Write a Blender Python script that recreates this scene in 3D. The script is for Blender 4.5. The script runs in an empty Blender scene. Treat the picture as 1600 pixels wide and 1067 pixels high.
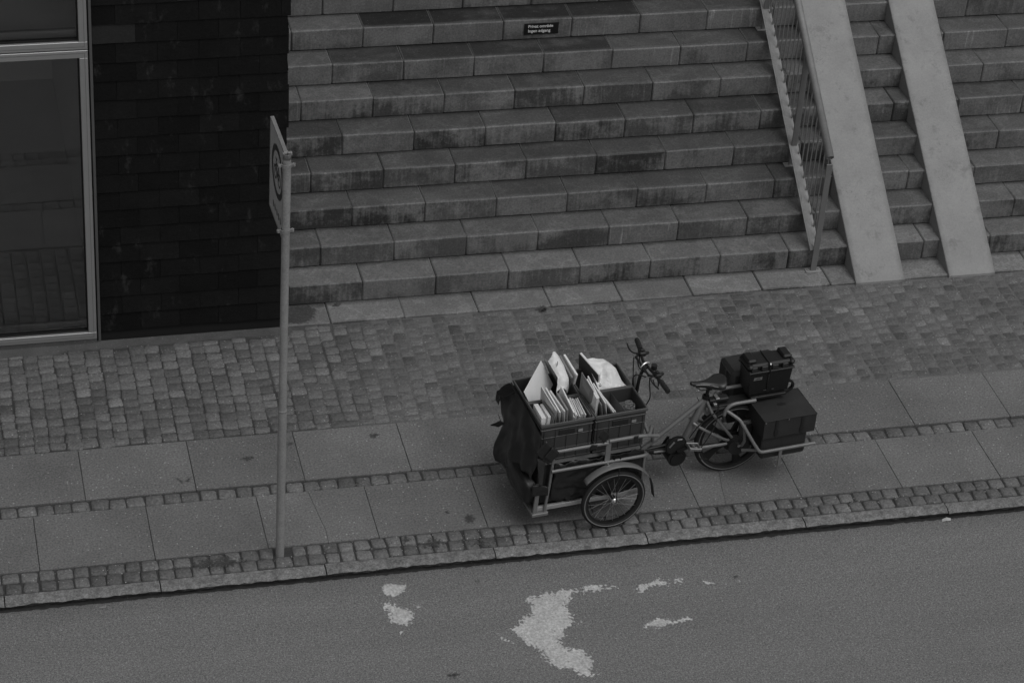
import bpy, math, random
from mathutils import Vector, Matrix
R_ = random.Random(7)
sc = bpy.context.scene
rad = math.radians

# ------------------------------------------------------------------ camera, sky, sun, exposure
PITCH, YAW, ROLL = rad(34.2803), rad(15.8527), rad(4.5486)
cp = Vector((-1.62056, -13.86168, 11.44373))
F = Vector((math.sin(YAW)*math.cos(PITCH), math.cos(YAW)*math.cos(PITCH), -math.sin(PITCH)))
Rv = Vector((math.cos(YAW), -math.sin(YAW), 0)); Uv = Rv.cross(F)
R2 = Rv*math.cos(ROLL)+Uv*math.sin(ROLL); U2 = -Rv*math.sin(ROLL)+Uv*math.cos(ROLL)
cd = bpy.data.cameras.new("camera"); cam = bpy.data.objects.new("camera", cd)
sc.collection.objects.link(cam); sc.camera = cam
m = Matrix((R2, U2, -F)).transposed().to_4x4(); m.translation = cp
cam.matrix_world = m
cd.sensor_width = 36; cd.lens = 3960.565/1600*36; cd.clip_start = .1; cd.clip_end = 2000

SUN_EL, SUN_AZ = 62, 150          # a soft sun behind cloud, over the viewer's right shoulder
w = bpy.data.worlds.new("World"); sc.world = w; w.use_nodes = True
nt = w.node_tree; nt.nodes.clear()
sky = nt.nodes.new('ShaderNodeTexSky'); sky.sky_type = 'NISHITA'; sky.sun_disc = False
sky.sun_elevation = rad(SUN_EL); sky.sun_rotation = rad(SUN_AZ); sky.dust_density = 6; sky.air_density = 2
bw = nt.nodes.new('ShaderNodeRGBToBW'); bg = nt.nodes.new('ShaderNodeBackground'); wo = nt.nodes.new('ShaderNodeOutputWorld')
nt.links.new(sky.outputs[0], bw.inputs[0]); nt.links.new(bw.outputs[0], bg.inputs[0]); nt.links.new(bg.outputs[0], wo.inputs[0])
bg.inputs[1].default_value = 0.10
sd = bpy.data.lights.new("sun", 'SUN'); sd.energy = .5; sd.angle = rad(35); sd.color = (1, 1, 1)
so = bpy.data.objects.new("sun", sd); sc.collection.objects.link(so)
az = rad(SUN_AZ); el = rad(SUN_EL)
sdir = Vector((math.sin(az)*math.cos(el), math.cos(az)*math.cos(el), math.sin(el)))
so.rotation_euler = sdir.to_track_quat('Z', 'Y').to_euler()
sc.view_settings.view_transform = 'Standard'; sc.view_settings.look = 'None'
sc.view_settings.gamma = 1; sc.view_settings.use_curve_mapping = False
sc.view_settings.exposure = -0.48

# ------------------------------------------------------------------ materials (all neutral: black and white photograph)
def N(t, k, **kw):
    n = t.nodes.new(k)
    for a, b in kw.items(): setattr(n, a, b)
    return n
def val(t, x):
    n = t.nodes.new('ShaderNodeValue'); n.outputs[0].default_value = x; return n.outputs[0]
def mth(t, op, a, b=None, clamp=False):
    n = t.nodes.new('ShaderNodeMath'); n.operation = op; n.use_clamp = clamp
    for i, x in enumerate((a, b)):
        if x is None: continue
        if isinstance(x, (int, float)): n.inputs[i].default_value = x
        else: t.links.new(x, n.inputs[i])
    return n.outputs[0]
def mixf(t, f, a, b):
    n = t.nodes.new('ShaderNodeMix'); n.data_type = 'FLOAT'
    for i, x in zip((0, 2, 3), (f, a, b)):
        if isinstance(x, (int, float)): n.inputs[i].default_value = x
        else: t.links.new(x, n.inputs[i])
    return n.outputs[0]
def ramp(t, x, lo, hi):
    n = t.nodes.new('ShaderNodeMapRange'); n.interpolation_type = 'SMOOTHSTEP'
    t.links.new(x, n.inputs[0]); n.inputs[1].default_value = lo; n.inputs[2].default_value = hi
    return n.outputs[0]
def noise(t, co, scale, detail=4, rough=.55, sc3=None):
    if sc3:
        mp = t.nodes.new('ShaderNodeMapping'); mp.inputs['Scale'].default_value = sc3
        t.links.new(co, mp.inputs[0]); co = mp.outputs[0]
    n = t.nodes.new('ShaderNodeTexNoise'); n.inputs['Scale'].default_value = scale
    n.inputs['Detail'].default_value = detail; n.inputs['Roughness'].default_value = rough
    t.links.new(co, n.inputs['Vector']); return n.outputs[0]
def material(name, base, rough=.85, blotch=0, bscale=2.5, grain=0, gscale=70, speck=0, sscale=38, rnd=0,
             bump=0, bumpscale=60, metal=0, spec=.4, world=True, extra=None, colour_attr=False):
    M_ = bpy.data.materials.new(name); M_.use_nodes = True; t = M_.node_tree
    b = t.nodes['Principled BSDF']
    if world: co = N(t, 'ShaderNodeNewGeometry').outputs['Position']
    else: co = N(t, 'ShaderNodeTexCoord').outputs['Object']
    v = val(t, base)
    if blotch:
        n = noise(t, co, bscale, 5, .6); v = mth(t, 'MULTIPLY', v, mth(t, 'ADD', mth(t, 'MULTIPLY', mth(t, 'SUBTRACT', n, .5), 4*blotch), 1))
    if grain:
        n = noise(t, co, gscale, 3, .7); v = mth(t, 'MULTIPLY', v, mth(t, 'ADD', mth(t, 'MULTIPLY', mth(t, 'SUBTRACT', n, .5), 4*grain), 1))
    if rnd:
        oi = N(t, 'ShaderNodeObjectInfo').outputs['Random']
        v = mth(t, 'MULTIPLY', v, mth(t, 'ADD', mth(t, 'MULTIPLY', mth(t, 'SUBTRACT', oi, .5), 2*rnd), 1))
    if colour_attr:
        at = N(t, 'ShaderNodeAttribute', attribute_name='tone').outputs['Fac']; v = mth(t, 'MULTIPLY', v, at)
    if extra: v = extra(t, co, v)
    if speck:
        vo = N(t, 'ShaderNodeTexVoronoi'); vo.inputs['Scale'].default_value = sscale; t.links.new(co, vo.inputs['Vector'])
        sp = N(t, 'ShaderNodeSeparateColor'); t.links.new(vo.outputs['Color'], sp.inputs[0])
        k = mth(t, 'MULTIPLY', mth(t, 'LESS_THAN', vo.outputs['Distance'], .22), mth(t, 'GREATER_THAN', sp.outputs[0], .72))
        k = mth(t, 'MULTIPLY', k, sp.outputs[1])
        v = mth(t, 'ADD', v, mth(t, 'MULTIPLY', k, speck))
    v = mth(t, 'MAXIMUM', v, .004)
    t.links.new(v, b.inputs['Base Color'])
    b.inputs['Roughness'].default_value = rough; b.inputs['Metallic'].default_value = metal
    b.inputs['Specular IOR Level'].default_value = spec
    if bump:
        bp = N(t, 'ShaderNodeBump'); bp.inputs['Strength'].default_value = bump; bp.inputs['Distance'].default_value = .006
        t.links.new(noise(t, co, bumpscale, 4, .65), bp.inputs['Height']); t.links.new(bp.outputs[0], b.inputs['Normal'])
    return M_

def asphalt_extra(t, co, v):
    n = noise(t, co, 130, 2, .8)
    v = mth(t, 'MULTIPLY', v, mth(t, 'ADD', mth(t, 'MULTIPLY', mth(t, 'SUBTRACT', n, .5), 2.6), 1))
    st = noise(t, co, 1.0, 4, .6, (.35, 3.2, 1))       # long tyre-worn bands along the street
    v = mth(t, 'MULTIPLY', v, mth(t, 'ADD', mth(t, 'MULTIPLY', mth(t, 'SUBTRACT', st, .5), .3), 1))
    sp = N(t, 'ShaderNodeSeparateXYZ'); t.links.new(co, sp.inputs[0])
    dirt = mth(t, 'SUBTRACT', 1, ramp(t, mth(t, 'ADD', mth(t, 'MULTIPLY', sp.outputs[1], -1), mth(t, 'MULTIPLY', noise(t, co, 3, 4), .35)), .42, .75))
    return mth(t, 'MULTIPLY', v, mth(t, 'SUBTRACT', 1, mth(t, 'MULTIPLY', dirt, .18)))
def stair_extra(t, co, v):
    g = N(t, 'ShaderNodeNewGeometry').outputs['Normal']; s = N(t, 'ShaderNodeSeparateXYZ'); t.links.new(g, s.inputs[0])
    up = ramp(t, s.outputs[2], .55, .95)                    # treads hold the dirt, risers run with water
    oi = N(t, 'ShaderNodeObjectInfo'); oc = N(t, 'ShaderNodeSeparateColor'); t.links.new(oi.outputs['Color'], oc.inputs[0])
    rn = oi.outputs['Random']
    cm = N(t, 'ShaderNodeCombineXYZ'); t.links.new(mth(t, 'MULTIPLY', rn, 37), cm.inputs[0]); t.links.new(mth(t, 'MULTIPLY', rn, 91), cm.inputs[2])
    av = N(t, 'ShaderNodeVectorMath', operation='ADD'); t.links.new(co, av.inputs[0]); t.links.new(cm.outputs[0], av.inputs[1])
    own = av.outputs[0]                                      # each stone weathered its own way
    lc = N(t, 'ShaderNodeTexCoord').outputs['Object']; ls = N(t, 'ShaderNodeSeparateXYZ'); t.links.new(lc, ls.inputs[0])
    n = noise(t, co, 1.5, 5, .6, (1, 1.6, 1.6)); nb = noise(t, own, 4, 4, .6)
    inner = ramp(t, mth(t, 'ADD', ls.outputs[1], mth(t, 'MULTIPLY', mth(t, 'SUBTRACT', nb, .5), .08)), .0, .055)   # arris walked clean
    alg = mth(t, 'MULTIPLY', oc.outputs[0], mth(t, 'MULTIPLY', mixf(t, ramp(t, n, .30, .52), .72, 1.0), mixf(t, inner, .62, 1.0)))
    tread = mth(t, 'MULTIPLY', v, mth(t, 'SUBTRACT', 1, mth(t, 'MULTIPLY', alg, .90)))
    ring = mth(t, 'MULTIPLY', ramp(t, nb, .50, .53), mth(t, 'SUBTRACT', 1, ramp(t, nb, .54, .60)))
    tread = mth(t, 'MULTIPLY', tread, mth(t, 'ADD', 1, mth(t, 'MULTIPLY', ring, .22)))
    back = ramp(t, mth(t, 'ADD', ls.outputs[1], mth(t, 'MULTIPLY', mth(t, 'SUBTRACT', nb, .5), .07)), .215, .270)   # tread colour darkens towards its back edge
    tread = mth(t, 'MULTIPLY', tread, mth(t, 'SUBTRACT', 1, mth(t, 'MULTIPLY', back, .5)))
    n2 = mth(t, 'ADD', mth(t, 'MULTIPLY', noise(t, own, 3.2, 5, .62, (1, .3, 1.3)), .55), mth(t, 'MULTIPLY', noise(t, co, 2.4, 5, .62, (1, .3, 1.0)), .48)); n3 = noise(t, own, 1, 4, .6, (30, 2, 2.2)); n4 = noise(t, own, 34, 4, .7)
    foot = mth(t, 'MULTIPLY', ramp(t, mth(t, 'MULTIPLY', ls.outputs[2], -1), .06, .19), .03)
    dk = ramp(t, mth(t, 'ADD', mth(t, 'ADD', mth(t, 'ADD', mth(t, 'MULTIPLY', n2, .72), foot), mth(t, 'MULTIPLY', mth(t, 'SUBTRACT', rn, .4), .10)), mth(t, 'ADD', mth(t, 'MULTIPLY', n3, .22), mth(t, 'MULTIPLY', n4, .12))), .475, .62)
    rs = mth(t, 'MULTIPLY', mth(t, 'MULTIPLY', v, 1.0), mth(t, 'SUBTRACT', 1, mth(t, 'MULTIPLY', mth(t, 'MULTIPLY', dk, oc.outputs[1]), .84)))
    lt = ramp(t, n3, .57, .70)
    rs = mth(t, 'MULTIPLY', rs, mth(t, 'ADD', 1, mth(t, 'MULTIPLY', mth(t, 'MULTIPLY', lt, oc.outputs[2]), .9)))
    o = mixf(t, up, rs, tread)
    edge = mth(t, 'MULTIPLY', ramp(t, s.outputs[2], .2, .5), mth(t, 'SUBTRACT', 1, ramp(t, s.outputs[2], .8, .95)))   # worn arris
    return mth(t, 'MULTIPLY', o, mth(t, 'ADD', 1, mth(t, 'MULTIPLY', edge, .15)))
def shingle_extra(t, co, v):
    n = noise(t, co, 9, 6, .7, (1, 1, .5)); s = ramp(t, n, .57, .72)
    v = mth(t, 'ADD', v, mth(t, 'MULTIPLY', mth(t, 'MULTIPLY', s, noise(t, co, 55, 3, .8)), .05))
    rn = N(t, 'ShaderNodeObjectInfo').outputs['Random']
    return mth(t, 'ADD', v, mth(t, 'MULTIPLY', ramp(t, rn, .95, .97), .016))
def sand_extra(t, co, v):
    sp = N(t, 'ShaderNodeSeparateXYZ'); t.links.new(co, sp.inputs[0])
    k = ramp(t, mth(t, 'ADD', sp.outputs[0], mth(t, 'MULTIPLY', mth(t, 'SUBTRACT', noise(t, co, 1.5, 3), .5), 2)), .9, 2.1)
    fy = mth(t, 'GREATER_THAN', sp.outputs[1], 1.30)      # only the forecourt has been re-sanded
    return mth(t, 'MULTIPLY', v, mixf(t, mth(t, 'MULTIPLY', k, fy), .50, 1.28))     # mossy joints on the left, sanded joints on the right
def concrete_extra(t, co, v):
    n = noise(t, co, 7, 7, .75); sw = ramp(t, n, .53, .68)
    v = mth(t, 'MULTIPLY', v, mth(t, 'SUBTRACT', 1, mth(t, 'MULTIPLY', sw, .24)))
    oc = N(t, 'ShaderNodeTexCoord').outputs['Object']; xs_ = N(t, 'ShaderNodeSeparateXYZ'); t.links.new(oc, xs_.inputs[0])
    ed = ramp(t, mth(t, 'ADD', mth(t, 'ABSOLUTE', xs_.outputs[0]), mth(t, 'MULTIPLY', noise(t, co, 9, 4), .07)), .195, .25)   # grime creeping in from the edges
    v = mth(t, 'MULTIPLY', v, mth(t, 'SUBTRACT', 1, mth(t, 'MULTIPLY', ed, .20)))
    vo = N(t, 'ShaderNodeTexVoronoi', feature='DISTANCE_TO_EDGE'); vo.inputs['Scale'].default_value = 4
    ds = N(t, 'ShaderNodeVectorMath', operation='ADD'); nn = N(t, 'ShaderNodeTexNoise'); nn.inputs['Scale'].default_value = 7; t.links.new(co, nn.inputs['Vector'])
    t.links.new(co, ds.inputs[0]); t.links.new(nn.outputs['Color'], ds.inputs[1]); t.links.new(ds.outputs[0], vo.inputs['Vector'])
    ln = mth(t, 'MULTIPLY', mth(t, 'SUBTRACT', 1, ramp(t, vo.outputs['Distance'], .0, .02)), ramp(t, noise(t, co, 2.2, 3), .52, .62))
    return mth(t, 'MULTIPLY', v, mth(t, 'SUBTRACT', 1, mth(t, 'MULTIPLY', ln, .30)))
def cobble_extra(t, co, v):
    n = noise(t, co, 1.1, 4, .6)
    return mth(t, 'MULTIPLY', v, mth(t, 'ADD', mth(t, 'MULTIPLY', mth(t, 'SUBTRACT', n, .5), .9), 1))

def soften(m_, lo, hi, nz, amount):      # thin film: fades towards its own edge (distance stored per face) and breaks up
    t = m_.node_tree; b = t.nodes['Principled BSDF']; o_ = t.nodes['Material Output']
    at = N(t, 'ShaderNodeAttribute', attribute_name='inset').outputs['Fac']; co = N(t, 'ShaderNodeNewGeometry').outputs['Position']
    n = noise(t, co, nz, 4, .7); k = mth(t, 'MULTIPLY', ramp(t, mth(t, 'ADD', at, mth(t, 'MULTIPLY', mth(t, 'SUBTRACT', n, .5), hi*1.6)), lo, hi), amount)
    mx = N(t, 'ShaderNodeMixShader'); tr = N(t, 'ShaderNodeBsdfTransparent'); t.links.new(k, mx.inputs[0]); t.links.new(tr.outputs[0], mx.inputs[1]); t.links.new(b.outputs[0], mx.inputs[2]); t.links.new(mx.outputs[0], o_.inputs[0])

MT = {}
MT['asphalt'] = material('asphalt', .198, .9, .05, .6, .48, 68, .17, 52, bump=.5, bumpscale=180, extra=asphalt_extra)
MT['slab'] = material('slab_concrete', .178, .88, .24, 1.3, .52, 66, .28, 40, rnd=.07, bump=.35, bumpscale=120)
MT['cobble'] = material('cobble_granite', .150, .8, .14, 14, .50, 55, .24, 40, rnd=.24, bump=.5, bumpscale=80, extra=cobble_extra)
MT['cobble_far'] = material('cobble_granite_far', .150, .8, .12, 14, .50, 55, .22, 40, colour_attr=True, bump=.5, bumpscale=80, extra=cobble_extra)
MT['sand'] = material('joint_sand', .118, .95, .12, 3, .3, 90, .22, 40, bump=.7, bumpscale=70, extra=sand_extra)
def kerb_extra(t, co, v):
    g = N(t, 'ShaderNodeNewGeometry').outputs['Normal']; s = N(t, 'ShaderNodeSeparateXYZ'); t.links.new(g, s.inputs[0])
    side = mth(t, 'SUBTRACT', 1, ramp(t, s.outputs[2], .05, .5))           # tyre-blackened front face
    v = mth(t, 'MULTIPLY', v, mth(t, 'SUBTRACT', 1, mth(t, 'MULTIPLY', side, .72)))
    n = noise(t, co, 16, 5, .75)
    return mth(t, 'MULTIPLY', v, mth(t, 'ADD', mth(t, 'MULTIPLY', mth(t, 'SUBTRACT', n, .5), 2.6), 1))
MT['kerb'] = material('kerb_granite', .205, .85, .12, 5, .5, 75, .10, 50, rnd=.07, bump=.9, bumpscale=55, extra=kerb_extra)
MT['base_strip'] = material('rough_concrete', .100, .92, .22, 5, .25, 90, .15, 50, bump=.8, bumpscale=60)
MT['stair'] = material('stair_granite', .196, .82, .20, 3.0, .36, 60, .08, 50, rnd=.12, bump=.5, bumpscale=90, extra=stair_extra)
MT['stair_core'] = material('dark_joint', .02, .95)
MT['ramp'] = material('cast_concrete', .325, .8, .13, 3.2, .10, 60, .02, 50, bump=.25, bumpscale=90, extra=concrete_extra)
MT['shingle'] = material('slate_shingle', .0095, .7, .25, 5, .3, 60, rnd=.3, bump=.5, bumpscale=50, spec=.15, extra=shingle_extra)
MT['core'] = material('dark_boarding', .015, .9)
MT['alu'] = material('window_alu', .42, .42, .03, 6, .02, 60, metal=.55, bump=.05, bumpscale=40)
MT['alu_dark'] = material('flashing', .16, .5, .05, 6, metal=.5)
MT['black'] = material('black_gasket', .012, .6)
MT['galv'] = material('galvanised_steel', .34, .55, .14, 9, .2, 70, metal=.2, rnd=.03, bump=.1, bumpscale=60)
MT['galv_lt'] = material('galvanised_plate', .29, .65, .14, 9, .10, 70, metal=.35, rnd=.06)
MT['rail'] = material('rail_paint', .22, .5, .08, 9, .05, 80, metal=.3, bump=.1)
MT['sign_face'] = material('sign_face', .50, .45, .04, 6)
MT['sign_dark'] = material('sign_dark', .06, .5)
MT['plate'] = material('plate_black', .012, .4)
MT['plate_text'] = material('plate_text', .8, .5)
MT['frame'] = material('frame_paint', .21, .38, .05, 12, .04, 90, metal=.25, world=False)
MT['rubber'] = material('tyre_rubber', .018, .7, .1, 20, world=False)
MT['stripe'] = material('tyre_reflective_band', .20, .4, world=False)
MT['blackp'] = material('black_plastic', .018, .45, .1, 8, world=False)
MT['blackm'] = material('black_metal', .022, .35, .1, 8, world=False, metal=.3)
MT['chrome'] = material('chrome', .65, .22, metal=1, world=False)
MT['spoke'] = material('spoke_steel', .42, .35, metal=.8, world=False)
MT['tarp'] = material('black_tarpaulin', .016, .36, .2, 6, .15, 60, world=False, bump=.5, bumpscale=9, spec=.5)
MT['bag'] = material('pannier_fabric', .030, .6, .18, 7, .12, 120, world=False, bump=.3, bumpscale=14)
MT['crate'] = material('crate_plastic', .050, .5, .10, 7, .05, 80, world=False, spec=.45)
MT['crate_rim'] = material('crate_rim_plastic', .10, .45, .10, 9, world=False)
MT['lidbox'] = material('lid_box_plastic', .013, .42, .1, 6, world=False)
MT['lidedge'] = material('lid_box_edge_plastic', .030, .38, .1, 6, world=False)
MT['saddle'] = material('saddle_vinyl', .016, .33, .1, 9, world=False, spec=.6)
def crumple(nm, base, bsc):
    return material(nm, base, .34, .05, 9, world=False, bump=1.0, bumpscale=bsc, spec=.5)
PAPER = {}
def paper(tone):
    k = round(min(.84, tone*1.42 if tone > .35 else tone), 2)
    if k not in PAPER: PAPER[k] = material('paper', k, .75, .04, 9, .03, 90, world=False)
    return PAPER[k]
MT['poly'] = crumple('polythene', .84, 16)
MT['paint'] = material('worn_road_paint', .60, .85, .14, 7, .45, 60, bump=.6, bumpscale=120); soften(MT['paint'], -.006, .018, 60, .9)
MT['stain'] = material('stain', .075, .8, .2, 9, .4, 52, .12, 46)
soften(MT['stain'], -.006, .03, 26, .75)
MT['spill'] = material('spill', .27, .85, .1, 9, .2, 120); soften(MT['spill'], 0, .02, 40, .7)
MT['stain_lt'] = material('pale_tag', .27, .85)
MT['moss'] = material('weed_green', .12, .8, world=False)
MT['litter'] = material('litter', .5, .8)
MT['room'] = material('room_wall', .75, .9); MT['plank'] = material('floor_plank', .62, .6, .1, 4, rnd=.12); MT['room_floor'] = material('room_floor', .72, .7, .06, 1.5)
# glass pane: a clear tinted sheet with a mirror surface
g = bpy.data.materials.new('window_glass'); g.use_nodes = True; t = g.node_tree; t.nodes.clear()
o_ = N(t, 'ShaderNodeOutputMaterial'); mx = N(t, 'ShaderNodeMixShader'); fr = N(t, 'ShaderNodeFresnel'); fr.inputs[0].default_value = 1.60
tr = N(t, 'ShaderNodeBsdfTransparent'); tr.inputs[0].default_value = (.90, .90, .90, 1); gl = N(t, 'ShaderNodeBsdfGlossy'); gl.inputs['Roughness'].default_value = .015
t.links.new(fr.outputs[0], mx.inputs[0]); t.links.new(tr.outputs[0], mx.inputs[1]); t.links.new(gl.outputs[0], mx.inputs[2]); t.links.new(mx.outputs[0], o_.inputs[0])
MT['glass'] = g

# ------------------------------------------------------------------ mesh helpers
class MB:
    def __init__(s): s.v = []; s.f = []; s.tone = []
    def add(s, vs, fs, T=None):
        b = len(s.v); s.v += [tuple(T @ Vector(p)) if T else tuple(p) for p in vs]; s.f += [tuple(b+i for i in f) for f in fs]; return s
    def box(s, x0, x1, y0, y1, z0, z1, T=None):
        return s.add([(x0,y0,z0),(x1,y0,z0),(x1,y1,z0),(x0,y1,z0),(x0,y0,z1),(x1,y0,z1),(x1,y1,z1),(x0,y1,z1)],
                     [(0,3,2,1),(4,5,6,7),(0,1,5,4),(1,2,6,5),(2,3,7,6),(3,0,4,7)], T)
    def cbox(s, x0, x1, y0, y1, z0, z1, c=.004, T=None, j=0):
        """box with chamfered edges"""
        c = min(c, (x1-x0)*.4, (y1-y0)*.4, (z1-z0)*.4); q = lambda: (R_.random()-.5)*2*j
        V = []; idx = {}
        for ix, X in enumerate((x0, x1)):
            for iy, Y in enumerate((y0, y1)):
                for iz, Z in enumerate((z0, z1)):
                    sx, sy, sz = (c, -c)[ix], (c, -c)[iy], (c, -c)[iz]; a, b, d = q(), q(), q()
                    for k, p in enumerate(((X, Y+sy, Z+sz), (X+sx, Y, Z+sz), (X+sx, Y+sy, Z))):
                        idx[(ix, iy, iz, k)] = len(V); V.append((p[0]+a, p[1]+b, p[2]+d))
        I = lambda *a: idx[a]; Fc = []
        Fc += [(I(0,0,0,0),I(0,0,1,0),I(0,1,1,0),I(0,1,0,0)),(I(1,0,0,0),I(1,1,0,0),I(1,1,1,0),I(1,0,1,0)),
               (I(0,0,0,1),I(1,0,0,1),I(1,0,1,1),I(0,0,1,1)),(I(0,1,0,1),I(0,1,1,1),I(1,1,1,1),I(1,1,0,1)),
               (I(0,0,0,2),I(0,1,0,2),I(1,1,0,2),I(1,0,0,2)),(I(0,0,1,2),I(1,0,1,2),I(1,1,1,2),I(0,1,1,2))]
        for a in (0, 1):
            for b in (0, 1):
                Fc.append((I(a,b,0,0),I(a,b,0,1),I(a,b,1,1),I(a,b,1,0)))
                Fc.append((I(a,0,b,0),I(a,1,b,0),I(a,1,b,2),I(a,0,b,2)))
                Fc.append((I(0,a,b,1),I(1,a,b,1),I(1,a,b,2),I(0,a,b,2)))
                for d in (0, 1): Fc.append((I(a,b,d,0),I(a,b,d,1),I(a,b,d,2)))
        return s.add(V, Fc, T)
    def prism(s, poly, z0, z1, T=None):
        n = len(poly)
        a = sum(poly[i][0]*poly[(i+1)%n][1]-poly[(i+1)%n][0]*poly[i][1] for i in range(n))
        if a < 0: poly = poly[::-1]
        return s.add([(x,y,z0) for x,y in poly]+[(x,y,z1) for x,y in poly],
                     [tuple(range(n-1,-1,-1)), tuple(range(n,2*n))]+[(i,(i+1)%n,n+(i+1)%n,n+i) for i in range(n)], T)
    def tube(s, pts, r, n=8, caps=True, smooth=0, closed=False):
        P = [Vector(p) for p in pts]
        for _ in range(smooth):
            Q = [P[0]]
            for a, b in zip(P, P[1:]): Q += [a*.75+b*.25, a*.25+b*.75]
            P = Q+[P[-1]]
        rs = r if isinstance(r, (list, tuple)) else [r]*len(P)
        if len(rs) != len(P): rs = [rs[min(len(rs)-1, int(i*len(rs)/len(P)))] for i in range(len(P))]
        t0 = (P[1]-P[0]).normalized(); up = Vector((0,0,1)) if abs(t0.z) < .9 else Vector((1,0,0)); a = t0.cross(up).normalized()
        V = []
        for i, p in enumerate(P):
            if closed: tn = P[(i+1)%len(P)]-P[i-1]
            else: tn = P[min(i+1, len(P)-1)]-P[max(i-1, 0)]
            tn.normalize(); a = (a-tn*a.dot(tn)).normalized(); b = tn.cross(a)
            V += [tuple(p+(a*math.cos(2*math.pi*k/n)+b*math.sin(2*math.pi*k/n))*rs[i]) for k in range(n)]
        Fc = []; L = len(P)
        for i in range(L if closed else L-1):
            for k in range(n): Fc.append((i*n+k, i*n+(k+1)%n, ((i+1)%L)*n+(k+1)%n, ((i+1)%L)*n+k))
        if caps and not closed: Fc += [tuple(range(n-1,-1,-1)), tuple((L-1)*n+k for k in range(n))]
        return s.add(V, Fc)
    def ring(s, c, rad_, prof, n=48, ax='y', a0=0, a1=2*math.pi):
        """sweep profile (radial, axial) round an axis through c"""
        full = abs(a1-a0-2*math.pi) < 1e-6; m = len(prof); cnt = n if full else n+1; V = []
        for i in range(cnt):
            a = a0+(a1-a0)*i/n
            for (dr, dy) in prof:
                rr = rad_+dr
                p = (math.cos(a)*rr, dy, math.sin(a)*rr) if ax == 'y' else (math.cos(a)*rr, math.sin(a)*rr, dy)
                V.append((c[0]+p[0], c[1]+p[1], c[2]+p[2]))
        Fc = []
        for i in range(n):
            for k in range(m): Fc.append((i*m+k, i*m+(k+1)%m, ((i+1)%cnt)*m+(k+1)%m, ((i+1)%cnt)*m+k))
        if not full: Fc += [tuple(range(m-1,-1,-1)), tuple((cnt-1)*m+k for k in range(m))]
        return s.add(V, Fc)
    def grid(s, fn, nu, nv, thick=0):
        V = [fn(i/nu, j/nv) for i in range(nu+1) for j in range(nv+1)]
        Fc = [(i*(nv+1)+j, (i+1)*(nv+1)+j, (i+1)*(nv+1)+j+1, i*(nv+1)+j+1) for i in range(nu) for j in range(nv)]
        return s.add(V, Fc)
    def mesh(s, name, mat, smooth=False):
        me = bpy.data.meshes.new(name); me.from_pydata(s.v, [], s.f); me.materials.append(mat)
        if smooth: me.polygons.foreach_set('use_smooth', [True]*len(me.polygons))
        me.update(); return me
def circ(r, n=8): return [(math.cos(2*math.pi*k/n)*r, math.sin(2*math.pi*k/n)*r) for k in range(n)]
def link(name, me, parent=None, loc=(0,0,0), rot=(0,0,0)):
    o = bpy.data.objects.new(name, me); sc.collection.objects.link(o); o.location = loc; o.rotation_euler = rot
    if parent is not None: o.parent = parent
    return o
def obj(name, mb, mat, parent=None, smooth=False, loc=(0,0,0), rot=(0,0,0)):
    me = mb.mesh(name, MT[mat] if isinstance(mat, str) else mat, smooth)
    if smooth == 'auto':
        me.set_sharp_from_angle(angle=rad(38))
    return link(name, me, parent, loc, rot)
def tag(o, label=None, cat=None, group=None, kind=None):
    if label: o['label'] = label
    if cat: o['category'] = cat
    if group: o['group'] = group
    if kind: o['kind'] = kind
    return o
def thing(name, label, cat, loc=(0,0,0), rz=0, group=None):
    o = bpy.data.objects.new(name, None); sc.collection.objects.link(o); o.location = loc; o.rotation_euler = (0,0,rz); o.empty_display_size = .1
    return tag(o, label, cat, group)
def solid(o, th, off=0):
    md = o.modifiers.new('solid', 'SOLIDIFY'); md.thickness = th; md.offset = off

# ------------------------------------------------------------------ the street
ZR = -.06
X0, X1 = -3.2, 9.6
b = MB(); b.box(-400, 400, -400, -.332, ZR-.3, ZR)
tag(obj('road', b, 'asphalt'), kind='structure')
b = MB(); b.box(-400, 400, -.30, 60, -.35, -.05)
tag(obj('ground', b, 'sand'), kind='structure')
road = bpy.data.objects['road']
# bedding of the pavement, a touch lower on the left where the joints are open
pave = MB(); xs = [-3.2, -1, .5, 1.3, 2.2, 4, 9.6]; zs = [-.0105, -.0105, -.009, -.006, -.0028, -.0025, -.0025]
for (ya, yb, deep) in ((-.23, .002, 1), (.002, .606, 0), (.606, .740, 1), (.740, 1.338, 0), (1.338, 2.75, 2)):
    for i in range(len(xs)-1):
        z0, z1 = (zs[i], zs[i+1]) if deep == 2 else ((-.013, -.013) if deep else (-.02, -.02))
        pave.add([(xs[i],ya,z0),(xs[i+1],ya,z1),(xs[i+1],yb,z1),(xs[i],yb,z0),(xs[i],ya,-.06),(xs[i+1],ya,-.06),(xs[i+1],yb,-.06),(xs[i],yb,-.06)], [(0,1,2,3),(0,4,5,1),(3,2,6,7)])
pave_o = tag(obj('pavement', pave, 'sand'), kind='structure')

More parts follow.
